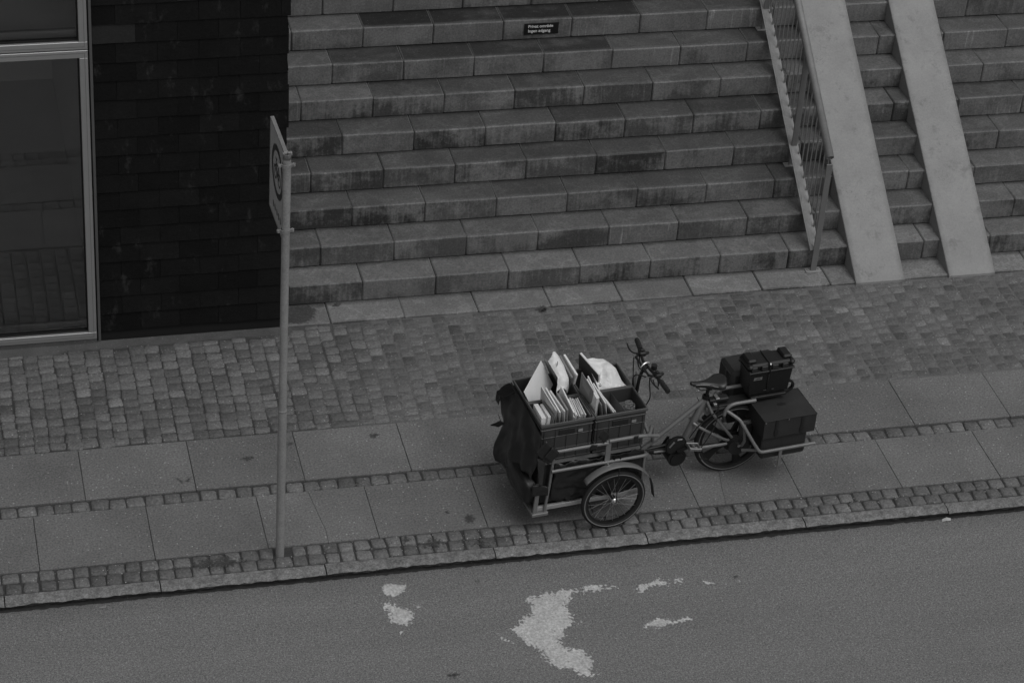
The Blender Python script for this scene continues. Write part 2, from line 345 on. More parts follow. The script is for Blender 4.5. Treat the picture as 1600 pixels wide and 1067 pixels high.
# kerb: long granite stones with rough hewn front
kerb = thing('kerb', None, None); tag(kerb, kind='structure')
kx = [-3.35, -2.3, -1.215, -.152, 1.008, 2.231, 3.362, 4.57, 5.693, 6.85, 7.98, 9.1]
for a, c in zip(kx, kx[1:]):
    n = 30; mb = MB(); V = []
    off = R_.uniform(-.004, .004); zoff = R_.uniform(-.003, .003)
    for i in range(n+1):
        x = a+.004+(c-a-.008)*i/n; e = min(1, min(i, n-i)/1.5)
        jg = lambda s_: R_.uniform(-s_, s_)
        V += [(x, -.226+off*0+jg(.002), -.2), (x, -.226+jg(.002), -.006+zoff), (x, -.236, 0+zoff), (x, -.300+jg(.003), .001+zoff+jg(.0015)),
              (x, -.322+jg(.004)+off, -.003+jg(.003)-(.008 if e < .5 else 0)+zoff), (x, -.338+jg(.005)+off, -.014+jg(.005)+zoff),
              (x, -.330+jg(.006)+off, -.030+jg(.006)), (x, -.312+jg(.006)+off, -.05+jg(.004)), (x, -.300, -.2)]
    m9 = 9; Fc = []
    for i in range(n):
        for k in range(m9-1): Fc.append((i*m9+k, (i+1)*m9+k, (i+1)*m9+k+1, i*m9+k+1)[::-1])
    Fc += [tuple(range(m9))[::-1], tuple(n*m9+k for k in range(m9))]
    mb.add(V, Fc); obj('kerbstone', mb, 'kerb', kerb)
# grime seam where road meets kerb (real gap filled with dark grit, uneven edge)
mb = MB(); n = 420; V = []
for i in range(n+1):
    x = X0+(X1-X0)*i/n; V += [(x, -.31, ZR+.003), (x, -.341-.012*R_.random()-(.01*R_.random() if R_.random() > .85 else 0), ZR+.0035)]
mb.add(V, [(2*i+1, 2*i+3, 2*i+2, 2*i) for i in range(n)])
MT['grime'] = material('gutter_grit', .035, .95, .2, 8, .3, 80, .10, 50)
tag(obj('gutter_grit', mb, 'grime'), kind='stuff', label='dark grit packed along the foot of the kerb')

# cobbles
def cobble_mesh(name, w_, d_, dome=.0028):
    mb = MB(); rx, ry = w_/2, d_/2; base = []
    q = lambda s_: R_.uniform(-s_, s_); c1 = .20+q(.08)
    P = []
    for sx, sy in ((1,1),(-1,1),(-1,-1),(1,-1)):
        X, Y = sx*(rx+q(.006)), sy*(ry+q(.006)); cx, cy = rx*(.22+q(.1)), ry*(.22+q(.1))
        a, c = (X, Y-sy*cy), (X-sx*cx, Y)
        P += [a, c] if sx*sy > 0 else [c, a]
    n = 8
    V = [(x, y, -.045) for x, y in P]+[(x, y, -.006) for x, y in P]+[(x*.86, y*.86, dome*.35+q(.0012)) for x, y in P]+[(q(.01), q(.01), dome*.6)]
    Fc = [(i, (i+1)%n, n+(i+1)%n, n+i) for i in range(n)]+[(n+i, n+(i+1)%n, 2*n+(i+1)%n, 2*n+i) for i in range(n)]+[(2*n+i, 2*n+(i+1)%n, 3*n) for i in range(n)]
    mb.add(V, Fc); return mb
CV = [cobble_mesh('cobble', .114, .098) for _ in range(14)]
CVm = []
for c_ in CV: CVm.append(c_.mesh('cobblestone', MT['cobble'], True))
CL = [cobble_mesh('cobble', .112, .104) for _ in range(10)]; CLm = [c_.mesh('cobblestone', MT['cobble'], True) for c_ in CL]
def lay(parent, spots, pool, meshes, limit, stuffname):
    """spots: (x, y, z, rz, sx, sy); nearest to the viewer become parts, the rest one mesh"""
    spots = sorted(spots, key=lambda p: (not (-1.5 < p[0] < 7.6), p[1]))
    for p in spots[:limit]:
        o = link('cobblestone', R_.choice(meshes), parent, p[:3], (R_.uniform(-.035,.035), R_.uniform(-.035,.035), p[3])); o.scale = (p[4], p[5], 1)
    rest = spots[limit:]
    if not rest: return
    mb = MB(); tones = []
    for p in rest:
        c_ = R_.choice(pool); T = Matrix.Translation(p[:3]) @ Matrix.Rotation(p[3], 4, 'Z') @ Matrix.Rotation(R_.uniform(-.03,.03), 4, 'X') @ Matrix.Diagonal((p[4], p[5], 1, 1))
        mb.add(c_.v, c_.f, T); tones += [R_.uniform(.74, 1.24)*(1.35 if R_.random() > .97 else 1)*(.75 if R_.random() > .94 else 1)]*len(c_.f)
    o = obj(stuffname, mb, 'cobble_far', parent, True)
    at = o.data.attributes.new('tone', 'FLOAT', 'FACE'); at.data.foreach_set('value', tones)
    o['kind'] = 'stuff'
# double row beside the kerb, single row between the slabs
strip = thing('kerbside_cobble_strip', None, None); tag(strip, kind='structure')
sp_ = []
for r_, y in enumerate((-.168, -.058)):
    x = X0+.03*r_
    while x < X1:
        w_ = R_.uniform(.104, .130)
        if not (r_ == 1 and abs(x+w_/2-.715) < .058): sp_.append((x+w_/2, y+R_.uniform(-.006,.006), R_.uniform(-.004,.002), R_.uniform(-.06,.06), (w_-.012)/.112, R_.uniform(.93,1.0)))
        x += w_
lay(strip, sp_, CL, CLm, 290, 'cobblestone')
mid = thing('middle_cobble_row', None, None); tag(mid, kind='structure'); sp_ = []
x = X0
while x < X1:
    w_ = R_.uniform(.116, .136); sp_.append((x+w_/2, .672+R_.uniform(-.005,.005), R_.uniform(-.005,.001), R_.uniform(-.05,.05), (w_-.010)/.112, 1.02)); x += w_
lay(mid, sp_, CL, CLm, 290, 'cobblestone')
field = thing('cobbled_forecourt', None, None); tag(field, kind='structure'); sp_ = []
x = X0; ci = 0
while x < X1:
    w_ = R_.uniform(.108, .124); xc = x+w_/2
    y = 1.352+R_.uniform(0, .02)*(1) ; yend = 2.635 if xc < 1.2 else 2.722
    first = True; bend = R_.uniform(-.01, .01)
    while y < yend-.045:
        d_ = R_.uniform(.088, .118)
        if R_.random() > .93: d_ *= 1.25
        if first: d_ *= R_.uniform(.7, 1.1); first = False
        d_ = min(d_, yend-y)
        sp_.append((xc+bend*math.sin(y*4)+R_.uniform(-.004,.004), y+d_/2, R_.uniform(-.003,.0005), R_.uniform(-.06,.06), (w_-.0015)/.114, (d_-.0025)/.098)); y += d_
    x += w_
lay(field, sp_, CV, CVm, 300, 'cobblestone')

# paving slabs (two rows), some cracked through
slabs = thing('slab_footway', None, None); tag(slabs, kind='structure')
def slab(x0, x1, y0, y1): 
    mb = MB(); mb.cbox(-(x1-x0)/2+.0022, (x1-x0)/2-.0022, -(y1-y0)/2+.0015, (y1-y0)/2-.0015, -.05, 0, .0022)
    return mb
sl_lo = slab(0, .8, 0, .607).mesh('paving_slab', MT['slab']); sl_up = slab(0, .8, 0, .602).mesh('paving_slab', MT['slab'])
def crack_slab(x0, x1, y0, y1, line):
    # line from top (y1) to bottom (y0)
    xa, xb, ya, yb = x0+.0022, x1-.0022, y0+.0015, y1-.0015
    L = [(line[0][0], yb)]+line[1:-1]+[(line[-1][0], ya)]; g_ = .0015
    for P in ([(xa, ya), (xa, yb)]+[(x-g_, y) for x, y in L], [(x+g_, y) for x, y in L]+[(xb, ya), (xb, yb)]):
        mb = MB(); mb.prism(P, -.05, -.0005 if P[0][0] > x0+.01 else .0003); obj('paving_slab', mb, 'slab', slabs)
for k in range(-3, 14):
    x = -.953+.8*k; zt = R_.uniform(-.0015, .0015)
    if k == 2: crack_slab(x, x+.8, 0, .607, [(1.03,.603),(1.046,.46),(1.069,.245),(1.083,.139),(1.078,.0)])
    elif k == 6: crack_slab(x, x+.8, 0, .607, [(4.15,.603),(4.12,.45),(4.114,.363),(4.082,.19),(4.056,.0)])
    else: link('paving_slab', sl_lo, slabs, (x+.4, .3035, zt), (R_.uniform(-.002,.002), 0, R_.uniform(-.002,.002)))
    xu = -.568+.8*k
    link('paving_slab', sl_up, slabs, (xu+.4, 1.042, R_.uniform(-.0015,.0015)), (R_.uniform(-.002,.002), 0, R_.uniform(-.002,.002)))

# rough concrete margin under the house
mb = MB(); n = 60; V = []
for i in range(n+1):
    x = -3.2+4.45*i/n; ye = 2.63+R_.uniform(-.012,.012)-(.03 if -1.6 < x < -.55 else 0)
    V += [(x, ye, -.012), (x, ye+.004, .003), (x, 2.735, .005)]
mb.add(V, [(3*i+k, 3*i+3+k, 3*i+4+k, 3*i+1+k) for i in range(n) for k in (0, 1)])
tag(obj('concrete_margin', mb, 'base_strip'), kind='structure')

# worn road paint and stains: real thin crusts, broken edges
def crust(name, polys, z, cell, mat, parent=None, rag=.03, holes=.0, seed=1, density=None):
    from mathutils import noise as mn
    from mathutils.geometry import delaunay_2d_cdt
    cells = []
    for poly in polys:
        xs_ = [p[0] for p in poly]; ys_ = [p[1] for p in poly]
        x_, xe = min(xs_)-rag, max(xs_)+rag; ny = int((max(ys_)-min(ys_)+2*rag)/cell); y_ = min(ys_)-rag
        for i in range(int((xe-x_)/cell)):
            for j in range(ny):
                X, Y = x_+(i+.5)*cell, y_+(j+.5)*cell
                # signed distance to polygon
                ins = False; dm = 9; nP = len(poly)
                for k in range(nP):
                    ax, ay = poly[k]; bx, by = poly[(k+1)%nP]
                    if (ay > Y) != (by > Y) and X < (bx-ax)*(Y-ay)/(by-ay)+ax: ins = not ins
                    dx, dy = bx-ax, by-ay; tt = max(0, min(1, ((X-ax)*dx+(Y-ay)*dy)/(dx*dx+dy*dy+1e-12)))
                    dm = min(dm, math.hypot(X-ax-tt*dx, Y-ay-tt*dy))
                sd_ = dm if ins else -dm
                f1 = mn.noise(Vector((X*14+seed, Y*14, seed)))*.6+mn.noise(Vector((X*50, Y*50+seed, 3)))*1.0
                if sd_+rag*f1 > 0 and mn.noise(Vector((X*60, Y*60, seed+9)))+mn.noise(Vector((X*17, Y*17, seed+5)))*.8 < .75-holes+max(0, sd_)*4: cells.append((X, Y, sd_+rag*f1))
    mb = MB(); h = cell/2
    for X, Y, _ in cells: mb.add([(X-h, Y-h, z), (X+h, Y-h, z), (X+h, Y+h, z), (X-h, Y+h, z)], [(0,1,2,3)])
    o = obj(name, mb, mat, parent); at = o.data.attributes.new('inset', 'FLOAT', 'FACE'); at.data.foreach_set('value', [c_[2] for c_ in cells]); return o
PA = [[(1.384,-.442),(1.454,-.446),(1.551,-.478),(1.528,-.549),(1.446,-.597),(1.373,-.575),(1.368,-.49)]]
PB = [[(1.347,-.655),(1.395,-.635),(1.436,-.702),(1.518,-.731),(1.547,-.802),(1.51,-.878),(1.442,-.894),(1.363,-.855),(1.361,-.773),(1.341,-.687)],
      [(1.403,-.959),(1.426,-.953),(1.431,-.983),(1.404,-.995)], [(1.575,-.717),(1.602,-.714),(1.595,-.74),(1.573,-.74)]]
PC = [[(2.348,-.75),(2.471,-.722),(2.564,-.71),(2.689,-.702),(2.752,-.722),(2.732,-.753),(2.674,-.761),(2.658,-.825),(2.624,-.871),(2.618,-.936),(2.627,-1.004),(2.643,-1.056),(2.601,-1.089),(2.541,-1.106),(2.532,-1.17),(2.478,-1.226),(2.498,-1.278),(2.581,-1.339),(2.669,-1.417),(2.678,-1.466),(2.612,-1.55),(2.632,-1.601),(2.584,-1.618),(2.521,-1.567),(2.471,-1.512),(2.399,-1.494),(2.357,-1.447),(2.324,-1.362),(2.308,-1.296),(2.239,-1.22),(2.212,-1.152),(2.167,-1.063),(2.221,-1.023),(2.257,-.963),(2.336,-.909),(2.366,-.83)],
      [(2.778,-.709),(2.862,-.688),(2.96,-.703),(3.009,-.734),(2.978,-.764),(2.868,-.75),(2.78,-.743)], [(2.072,-1.113),(2.117,-1.137),(2.158,-1.175),(2.138,-1.185),(2.1,-1.163)]]
PD = [[(3.167,-.752),(3.216,-.725),(3.315,-.696),(3.392,-.708),(3.395,-.753),(3.294,-.772),(3.235,-.78),(3.175,-.828),(3.151,-.811)], [(3.425,-.713),(3.479,-.687),(3.513,-.713),(3.489,-.768),(3.435,-.759)]]
PE = [[(3.091,-1.153),(3.15,-1.119),(3.202,-1.094),(3.304,-1.127),(3.466,-1.113),(3.466,-1.152),(3.383,-1.166),(3.286,-1.19),(3.172,-1.199),(3.086,-1.185)]]
PF = [[(3.656,-.762),(3.723,-.793),(3.673,-.806)], [(3.783,-.785),(3.833,-.797),(3.822,-.829),(3.785,-.817)], [(3.903,-.787),(3.932,-.805),(3.917,-.823)]]
for i, (P_, rg, hl) in enumerate(((PA, .014, -.3), (PB, .04, .05), (PC, .055, .05), (PD, .04, -.1), (PE, .035, -.1), (PF, .03, -.2))):
    o = crust('paint_patch', P_, ZR+.004, .006, 'paint', road, rg, hl, i*3.7+1)
def blob(x, y, rx, ry, n=14, s_=.3): return [(x+math.cos(a*2*math.pi/n)*rx*R_.uniform(1-s_, 1+s_*.5), y+math.sin(a*2*math.pi/n)*ry*R_.uniform(1-s_, 1+s_*.5)) for a in range(n)]
ST = [[(.085,.905),(.12,.89),(.155,.858),(.185,.885),(.225,.90),(.205,.855),(.19,.825),(.16,.835),(.125,.815),(.12,.85)]]
crust('stain', ST, .0035, .006, 'stain', slabs, .012, .05, 2)
crust('stain', [blob(.654,1.06,.07,.025), blob(.60,1.075,.03,.012), blob(.999,1.19,.03,.03), blob(1.639,1.205,.045,.045), blob(1.992,.215,.022,.03), blob(2.137,.112,.05,.06)], .0035, .006, 'stain', slabs, .02, .1, 5)
crust('stain', [blob(1.644,-.058,.045,.03), blob(1.80,-.12,.12,.04), blob(2.16,-.18,.09,.03), blob(.26,-.11,.22,.07)], .0062, .007, 'stain', strip, .05, .2, 8)
crust('stain', [[(.48,.40),(.53,.385),(.60,.41),(.65,.43),(.63,.45),(.56,.44),(.5,.42)]], .0037, .006, 'spill', slabs, .012, .2, 11)
# patches of rubber scuffs in the road
crust('stain', [blob(2.05,-.52,.03,.025), blob(3.9,-.75,.02,.015), blob(1.68,-1.45,.05,.04)], ZR+.0042, .006, 'stain', road, .015, .1, 17)

# ------------------------------------------------------------------ the house on the left
WY = 2.725
bld = thing('shingled_house', 'black slate-shingled house corner with tall metal-framed window at its left', 'house', (0, WY, 0))
def B_(*a): return (a[0], a[1], a[2]-WY, a[3]-WY, a[4], a[5])
mb = MB(); mb.box(*B_(-.262, 1.172, 2.765, 8.5, -.04, 6.2)); obj('wall', mb, 'core', bld)
mb = MB(); mb.box(*B_(-6.0, -.262, 2.80, 8.5, 4.4, 6.2)); obj('upper_wall', mb, 'core', bld)
mb = MB(); mb.box(*B_(-6.0, -3.0, 2.765, 8.5, -.04, 4.39)); obj('wall', mb, 'core', bld)
# shingles: one object each, sharing meshes
shm = {}
def shingle(w_):
    k = round(w_, 3)
    if k not in shm:
        mb = MB(); h = .205; hw = w_/2-.0012
        V = []
        for (zz, yf) in ((0, -.016), (h, -.003)):
            V += [(-hw, yf, zz), (hw, yf, zz), (hw, yf+.011, zz), (-hw, yf+.011, zz)]
        mb.add(V, [(0,1,5,4), (1,2,6,5), (3,0,4,7), (0,3,2,1), (4,5,6,7), (2,3,7,6)]); shm[k] = mb.mesh('shingle', MT['shingle'])
    return shm[k]
for k in range(-9, 17):
    zb = 2.617-.158*k
    j = (-.086 if k % 2 == 1 else .060)+.0
    x = -.255; xs_ = [x]; jx = j-.610
    while jx < 1.15:
        if jx > -.20: xs_.append(jx)
        jx += .305
    end = 1.186+R_.uniform(-.006, .022)
    if end-xs_[-1] < .07: xs_.pop()
    xs_.append(end)
    if k == 0: xs_.insert(1, -.2) if xs_[1] > .2 else None
    for a, c in zip(xs_, xs_[1:]):
        link('shingle', shingle(c-a), bld, ((a+c)/2, 2.765-WY-.008+R_.uniform(-.0015,.0015), zb+R_.uniform(-.004,.004)), (0, R_.uniform(-.004,.004), 0))
# side wall facing the stairs, same cladding
mb = MB()
for k in range(-9, 17):
    zb = 2.617-.158*k; y = 2.80-WY+(.15 if k % 2 else 0)-.15
    while y < 5.6:
        ya, yb = max(y, .045), min(y+.303, 5.7)
        if yb-ya > .03: mb.add([(1.198,ya,zb),(1.198,yb,zb),(1.178,yb,zb+.2),(1.178,ya,zb+.2),(1.185,ya,zb),(1.185,yb,zb)], [(0,1,2,3),(0,4,5,1)])
        y += .305
o = obj('shingle', mb, 'shingle', bld); o['kind'] = 'stuff'
# corner flashing strip between window and shingles
mb = MB(); mb.box(*B_(-.2785, -.2585, 2.722, 2.77, .0, 4.4)); obj('flashing', mb, 'alu_dark', bld)
mb = MB(); mb.box(*B_(-.290, -.280, 2.745, 2.77, .0, 4.4)); obj('seal', mb, 'black', bld)
# windows
def window(zb, zt, xl, xr, nm):
    fr = MB(); T_ = .062; y0, y1 = 2.702-WY, 2.775-WY
    # mitred frame as four profiled bars with inner step
    for (a, b_, c, d) in ((xl, xr, zb, zb+T_), (xl, xr, zt-T_, zt)): fr.cbox(a, b_, y0, y1, c, d, .003)
    for a in (xl, xr-T_): fr.cbox(a, a+T_, y0+.0004, y1, zb+T_, zt-T_, .003)
    f_ = obj('window', fr, 'alu', bld); f_['label'] = nm
    g1 = MB(); s_ = .010; yy = y0+.004
    for (a, b_, c, d) in ((xl+T_, xr-T_, zb+T_+.0005, zb+T_+s_), (xl+T_, xr-T_, zt-T_-s_, zt-T_-.0005)): g1.box(a, b_, yy+.02, y1, c, d)
    for a in (xl+T_+.0005, xr-T_-s_): g1.box(a, a+s_-.0005, yy+.0203, y1, zb+T_+s_, zt-T_-s_)
    obj('gasket', g1, 'black', f_)
    gr = MB()   # fine groove running round the frame face
    q_ = .022
    gr.box(xl+q_, xr-q_, y0-.0015, y0+.002, zb+q_, zb+q_+.002); gr.box(xl+q_, xr-q_, y0-.0015, y0+.002, zt-q_-.002, zt-q_)
    gr.box(xr-q_-.002, xr-q_, y0-.0016, y0+.002, zb+q_+.002, zt-q_-.002)
    obj('groove', gr, 'alu_dark', f_)
    pn = MB(); pn.box(xl+T_+s_, xr-T_-s_, y1-.03, y1-.026, zb+T_+s_, zt-T_-s_); obj('pane', pn, 'glass', f_)
    si = MB(); si.cbox(xl+T_+s_, xr-T_-s_, y1+.012, y1+.05, zb+T_-.02, zb+T_+.062, .004); obj('sill', si, 'alu', f_)
window(.048, 2.592, -2.98, -.2925, 'tall ground floor window')
window(2.600, 4.39, -2.98, -.2925, 'upper window above the metal transom')
mb = MB(); mb.box(*B_(-2.98, -.2925, 2.71, 2.80, -.03, .046)); obj('window_base', mb, 'base_strip', bld)
# room behind the glass
mb = MB(); mb.box(*B_(-3.0, -.262, 7.0, 7.1, .0, 4.4)); mb.box(*B_(-3.0,-.262,2.84,7.0,2.53,2.62)); mb.box(*B_(-3.0,-2.99,2.84,7.0,.0,4.4)); mb.box(*B_(-.275,-.2625,2.84,7.0,.0,4.4)); obj('room_wall', mb, 'room', bld)
mb = MB(); mb.box(*B_(-3.0,-.262,2.78,7.0,-.03,.02)); mb.box(*B_(-3.0,-.262,2.84,7.0,2.62,2.64)); obj('room_floor', mb, 'room_floor', bld)
x = -2.99
while x < -.30:
    mb = MB(); mb.cbox(x+.003, min(x+.118, -.266)-.003, 2.84-WY, 4.05-WY, .021, .04, .005); obj('floor_plank', mb, 'plank', bld); x += .118

# ------------------------------------------------------------------ stairs
YN = lambda k: 2.7276+(0 if k == 0 else .2717+(k-1)*.26442)
H_ = .18774; SL = .60825
stairs = thing('stone_staircase', 'broad flight of stained grey stone steps rising from the cobbles', 'stairs', (1.2, 2.7276, 0))
ox, oy = 1.2, 2.7276
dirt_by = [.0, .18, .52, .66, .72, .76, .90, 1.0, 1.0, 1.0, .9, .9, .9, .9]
stm = {}
def step_mesh(w_, d_, h_, v):
    k = (round(w_, 2), round(d_, 2), round(h_, 2), v)
    if k not in stm:
        mb = MB(); mb.cbox(-w_/2+.0017, w_/2-.0017, 0, d_, -h_+.0012, 0, .009, j=.0034); stm[k] = mb.mesh('step_stone', MT['stair'])
    return stm[k]
NT = 14
for k in range(NT):
    x = 1.57-SL*2 if k % 2 == 0 else 1.875-SL*2; cuts = [1.19]
    while x < 9.7:
        if x > 1.2+.02: cuts.append(x)
        x += SL
    cuts.append(9.75)
    y0 = YN(k); dd = (.2717 if k == 0 else .26442)+.03; zt = .02+H_*k; hh = .10 if k == 0 else H_
    for a, c in zip(cuts, cuts[1:]):
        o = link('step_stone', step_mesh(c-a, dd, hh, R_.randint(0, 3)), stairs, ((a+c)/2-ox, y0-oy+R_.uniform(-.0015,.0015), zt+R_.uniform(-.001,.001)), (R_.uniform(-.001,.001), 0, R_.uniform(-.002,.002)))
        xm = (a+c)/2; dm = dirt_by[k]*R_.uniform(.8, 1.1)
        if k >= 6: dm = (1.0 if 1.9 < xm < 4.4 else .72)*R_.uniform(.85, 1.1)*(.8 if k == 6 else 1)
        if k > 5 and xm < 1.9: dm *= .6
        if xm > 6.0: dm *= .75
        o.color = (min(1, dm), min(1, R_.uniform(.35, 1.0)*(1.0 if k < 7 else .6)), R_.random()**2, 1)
mb = MB()
for k in range(NT): mb.box(1.195-ox, 9.74-ox, YN(k)+.012-oy, YN(NT)-oy, (.02+H_*(k-1)) if k else -.2, .02+H_*k-.012)
obj('stair_core', mb, 'stair_core', stairs)
mb = MB(); mb.box(-6, 12, YN(NT)+.02, 14, 2.2, .02+H_*(NT-1)+.0); tag(obj('upper_terrace', mb, 'slab'), kind='structure')
# dark patches beside the house wall at the foot of the stairs, left
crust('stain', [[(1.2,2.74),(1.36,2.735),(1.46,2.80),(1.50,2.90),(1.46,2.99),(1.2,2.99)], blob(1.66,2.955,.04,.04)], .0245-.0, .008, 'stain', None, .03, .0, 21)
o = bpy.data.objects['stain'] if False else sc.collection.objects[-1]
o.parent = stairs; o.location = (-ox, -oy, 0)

# the two cycle ramps
for i, (xa, xb, lab) in enumerate(((6.045, 6.483, 'wide pale concrete wheel ramp beside the metal railing'), (6.885, 7.306, 'right-hand pale concrete wheel ramp scratched with curved tyre marks'))):
    rp = thing('wheel_ramp', lab, 'ramp', ((xa+xb)/2, 2.705, 0), 0, 'concrete wheel ramps on the stairs')
    mb = MB(); sl = H_/.26442; L = 3.95; hw = (xb-xa)/2; e_ = .004; hx = hw-.006
    n = 24; V = []
    for j in range(n+1):
        y = L*j/n; zt = .018+sl*(y+.0)+.006+R_.uniform(-.0008,.0008); zb = zt-.006-.035
        if j == 0: zt -= .002
        V += [(-hw, y, zb-.35 if j else -.04), (-hw, y, zt-.006), (-hx, y, zt), (hx, y, zt), (hw, y, zt-.006), (hw, y, zb-.35 if j else -.04)]
    Fc = [(6*j+k, 6*j+6+k, 6*j+7+k, 6*j+1+k)[::-1] for j in range(n) for k in range(5)]+[(0,1,2,3,4,5)[::-1]]
    mb.add(V, Fc); obj('ramp_slab', mb, 'ramp', rp)

# railing
XR = 5.735
rail = thing('stair_railing', 'slim galvanised metal railing with thin balusters left of the ramps', 'railing', (XR, 2.95, .02))
sl = H_/.26442
def zl(y, e): return .02+sl*(y-2.72)+e
P_ = lambda x, y, z: (x-XR, y-2.95, z-.02)
mb = MB(); mb.tube([P_(XR+.012, y, zl(y, .915)) for y in (2.965, 4.5, 6.25)], .033, 14, caps=False); o = obj('handrail', mb, 'galv_lt', rail, True); solid(o, .004, -1)
for y0, kk in ((2.93, 0), (3.735, 3), (4.80, 7), (5.72, 10)):
    zb = .02+H_*kk; mb = MB(); mb.cbox(XR-.022, XR+.030, y0, y0+.012, zb, zl(y0, .897), .002, Matrix.Translation((-XR, -2.95, -.02)))
    p_ = obj('post', mb, 'rail', rail)
    mb = MB(); mb.cbox(XR-.062, XR+.07, y0-.02, y0+.05, zb+.0015, zb+.009, .002, Matrix.Translation((-XR, -2.95, -.02)))
    for sx in (-.045, .053): mb.tube([P_(XR+sx, y0+.015, zb+.009), P_(XR+sx, y0+.015, zb+.018)], .007, 6)
    obj('foot_plate', mb, 'galv', p_)
mb = MB(); ya, yb = 2.955, 6.25
mb.add([P_(XR-.042, ya, zl(ya,.035)), P_(XR+.040, ya, zl(ya,.035)), P_(XR+.040, yb, zl(yb,.035)), P_(XR-.042, yb, zl(yb,.035)),
        P_(XR-.042, ya, zl(ya,.027)), P_(XR+.040, ya, zl(ya,.027)), P_(XR+.040, yb, zl(yb,.027)), P_(XR-.042, yb, zl(yb,.027))],
       [(0,1,2,3), (7,6,5,4), (0,4,5,1), (1,5,6,2), (2,6,7,3), (3,7,4,0)])
obj('stringer', mb, 'galv_lt', rail)
bal = MB(); hb = .875-.05; bal.cbox(-.005, .005, -.004, .004, 0, hb, .001); balm = bal.mesh('baluster', MT['rail'])
ch = MB(); sp = .0915     # arrow-shaped plates welded one over the other along the stringer
w1 = .027
ch.add([(-w1, 0.012, 0), (0, -.02, -.02), (w1, .012, 0), (w1, sp*.98, sl*sp), (0, sp*.98, sl*sp), (-w1, sp*.98, sl*sp),
        (-w1, 0.012, .008), (0, -.02, -.0125), (w1, .012, .008), (w1, sp*.98, sl*sp+.002), (0, sp*.98, sl*sp+.002), (-w1, sp*.98, sl*sp+.002)],
       [(6,7,10,11), (7,8,9,10), (0,1,7,6), (1,2,8,7), (2,3,9,8), (5,0,6,11)])
chm = ch.mesh('arrow_plate', MT['galv_lt'])
y = 3.03
while y < 6.15:
    if min(abs(y-q) for q in (2.935, 3.74, 4.805, 5.725)) > .03: link('baluster', balm, rail, P_(XR+.028, y, zl(y, .04)))
    link('arrow_plate', chm, rail, P_(XR-.002, y-.04, zl(y-.04, .0375))); y += sp

# "Privat område / Ingen adgang" plate on a riser
ps = thing('notice_plate', 'small black notice plate with white Danish lettering screwed to a stair riser', 'sign', (3.73, 4.846, 1.4375))
mb = MB(); mb.cbox(-.152, .152, -.006, -.002, -.055, .055, .0015); obj('plate', mb, 'plate', ps)
def text(s_, size, loc, mat, parent, name='lettering', bold=.0, rot=(rad(90), 0, 0), sx=1):
    cu = bpy.data.curves.new(name, 'FONT'); cu.body = s_; cu.size = size; cu.offset = bold; cu.extrude = .0006; cu.resolution_u = 3
    cu.align_x = 'LEFT'; cu.align_y = 'BOTTOM_BASELINE'
    tmp = bpy.data.objects.new('tmp', cu); sc.collection.objects.link(tmp)
    dg = bpy.context.evaluated_depsgraph_get(); me = bpy.data.meshes.new_from_object(tmp.evaluated_get(dg)); me.name = name
    bpy.data.objects.remove(tmp); me.materials.clear(); me.materials.append(MT[mat])
    o = link(name, me, parent, loc, rot); o.scale = (sx, 1, 1); return o
text('Privat område', .0385, (-.118, -.0072, .012), 'plate_text', ps, bold=.0005, sx=1.0)
text('Ingen adgang', .0385, (-.118, -.0072, -.031), 'plate_text', ps, bold=.0005, sx=1.0)

# ------------------------------------------------------------------ sign pole
pole = thing('sign_post', 'tall thin galvanised steel sign post standing in the kerbside cobbles', 'sign post', (.715, -.085, 0))
mb = MB(); mb.tube([(0,0,-.03), (0,0,1.262)], .0305, 20); mb.tube([(0,0,1.262), (0,0,3.275)], .0275, 20, caps=False)
o = obj('post', mb, 'galv', pole, 'auto')
mb = MB(); mb.ring((0,0,1.262), .0275, [(0,-.006),(.0045,-.006),(.0045,.006),(0,.008)], 20, 'z'); obj('collar', mb, 'galv_lt', pole, True)
mb = MB(); mb.ring((0,0,3.255), .0245, [(0,-.02),(.003,-.02),(.003,.021),(0,.021)], 20, 'z'); obj('rim', mb, 'galv_lt', pole, True)
mb = MB(); mb.tube([(0,0,3.22),(0,0,3.225)], .024, 16); obj('plug', mb, 'black', pole)
SA = rad(2.0)    # the panel is turned a little on its post
sg = thing('traffic_sign', 'square traffic sign panel seen almost edge-on, clamped to the post', 'sign', (.740, -.048, 2.59), SA)
# panel: local y runs away from the viewer (width .58), z up, face on -x
mb = MB(); mb.box(-.031, -.028, 0, .48, 0, .65); obj('panel', mb, 'sign_face', sg)
mb = MB(); mb.cbox(-.034, -.008, -.012, .0, -.012, .662, .002); mb.cbox(-.034, -.008, .48, .492, -.012, .662, .002); mb.cbox(-.0341, -.008, 0, .48, -.012, 0, .002); mb.cbox(-.0341, -.008, 0, .48, .65, .662, .002)
obj('edge_channel', mb, 'galv_lt', sg)
def flat(poly, name, mat, off=-.0125): 
    mb = MB(); n = len(poly); mb.add([(off-.001, y, z) for y, z in poly]+[(off+.001, y, z) for y, z in poly], [tuple(range(n)), tuple(range(2*n-1, n-1, -1))]+[(i, n+i, n+(i+1)%n, (i+1)%n) for i in range(n)])
    return obj(name, mb, mat, sg)
mb = MB(); cy, cz = .24, .385; n = 48
for r0, r1 in ((.145, .188),):
    V = []
    for i in range(n):
        a = 2*math.pi*i/n; V += [(-.0322, cy+r0*math.cos(a), cz+r0*math.sin(a)), (-.0322, cy+r1*math.cos(a), cz+r1*math.sin(a))]
    mb.add(V, [(2*i, 2*i+1, 2*((i+1)%n)+1, 2*((i+1)%n)) for i in range(n)])
obj('ring', mb, 'sign_dark', sg)
mb = MB()
for yy in (-.07, .07): mb.ring((0,0,0), .045, [(-.006,0),(.006,0),(.006,.002),(-.006,.002)], 20, 'y'); 
mb = MB()
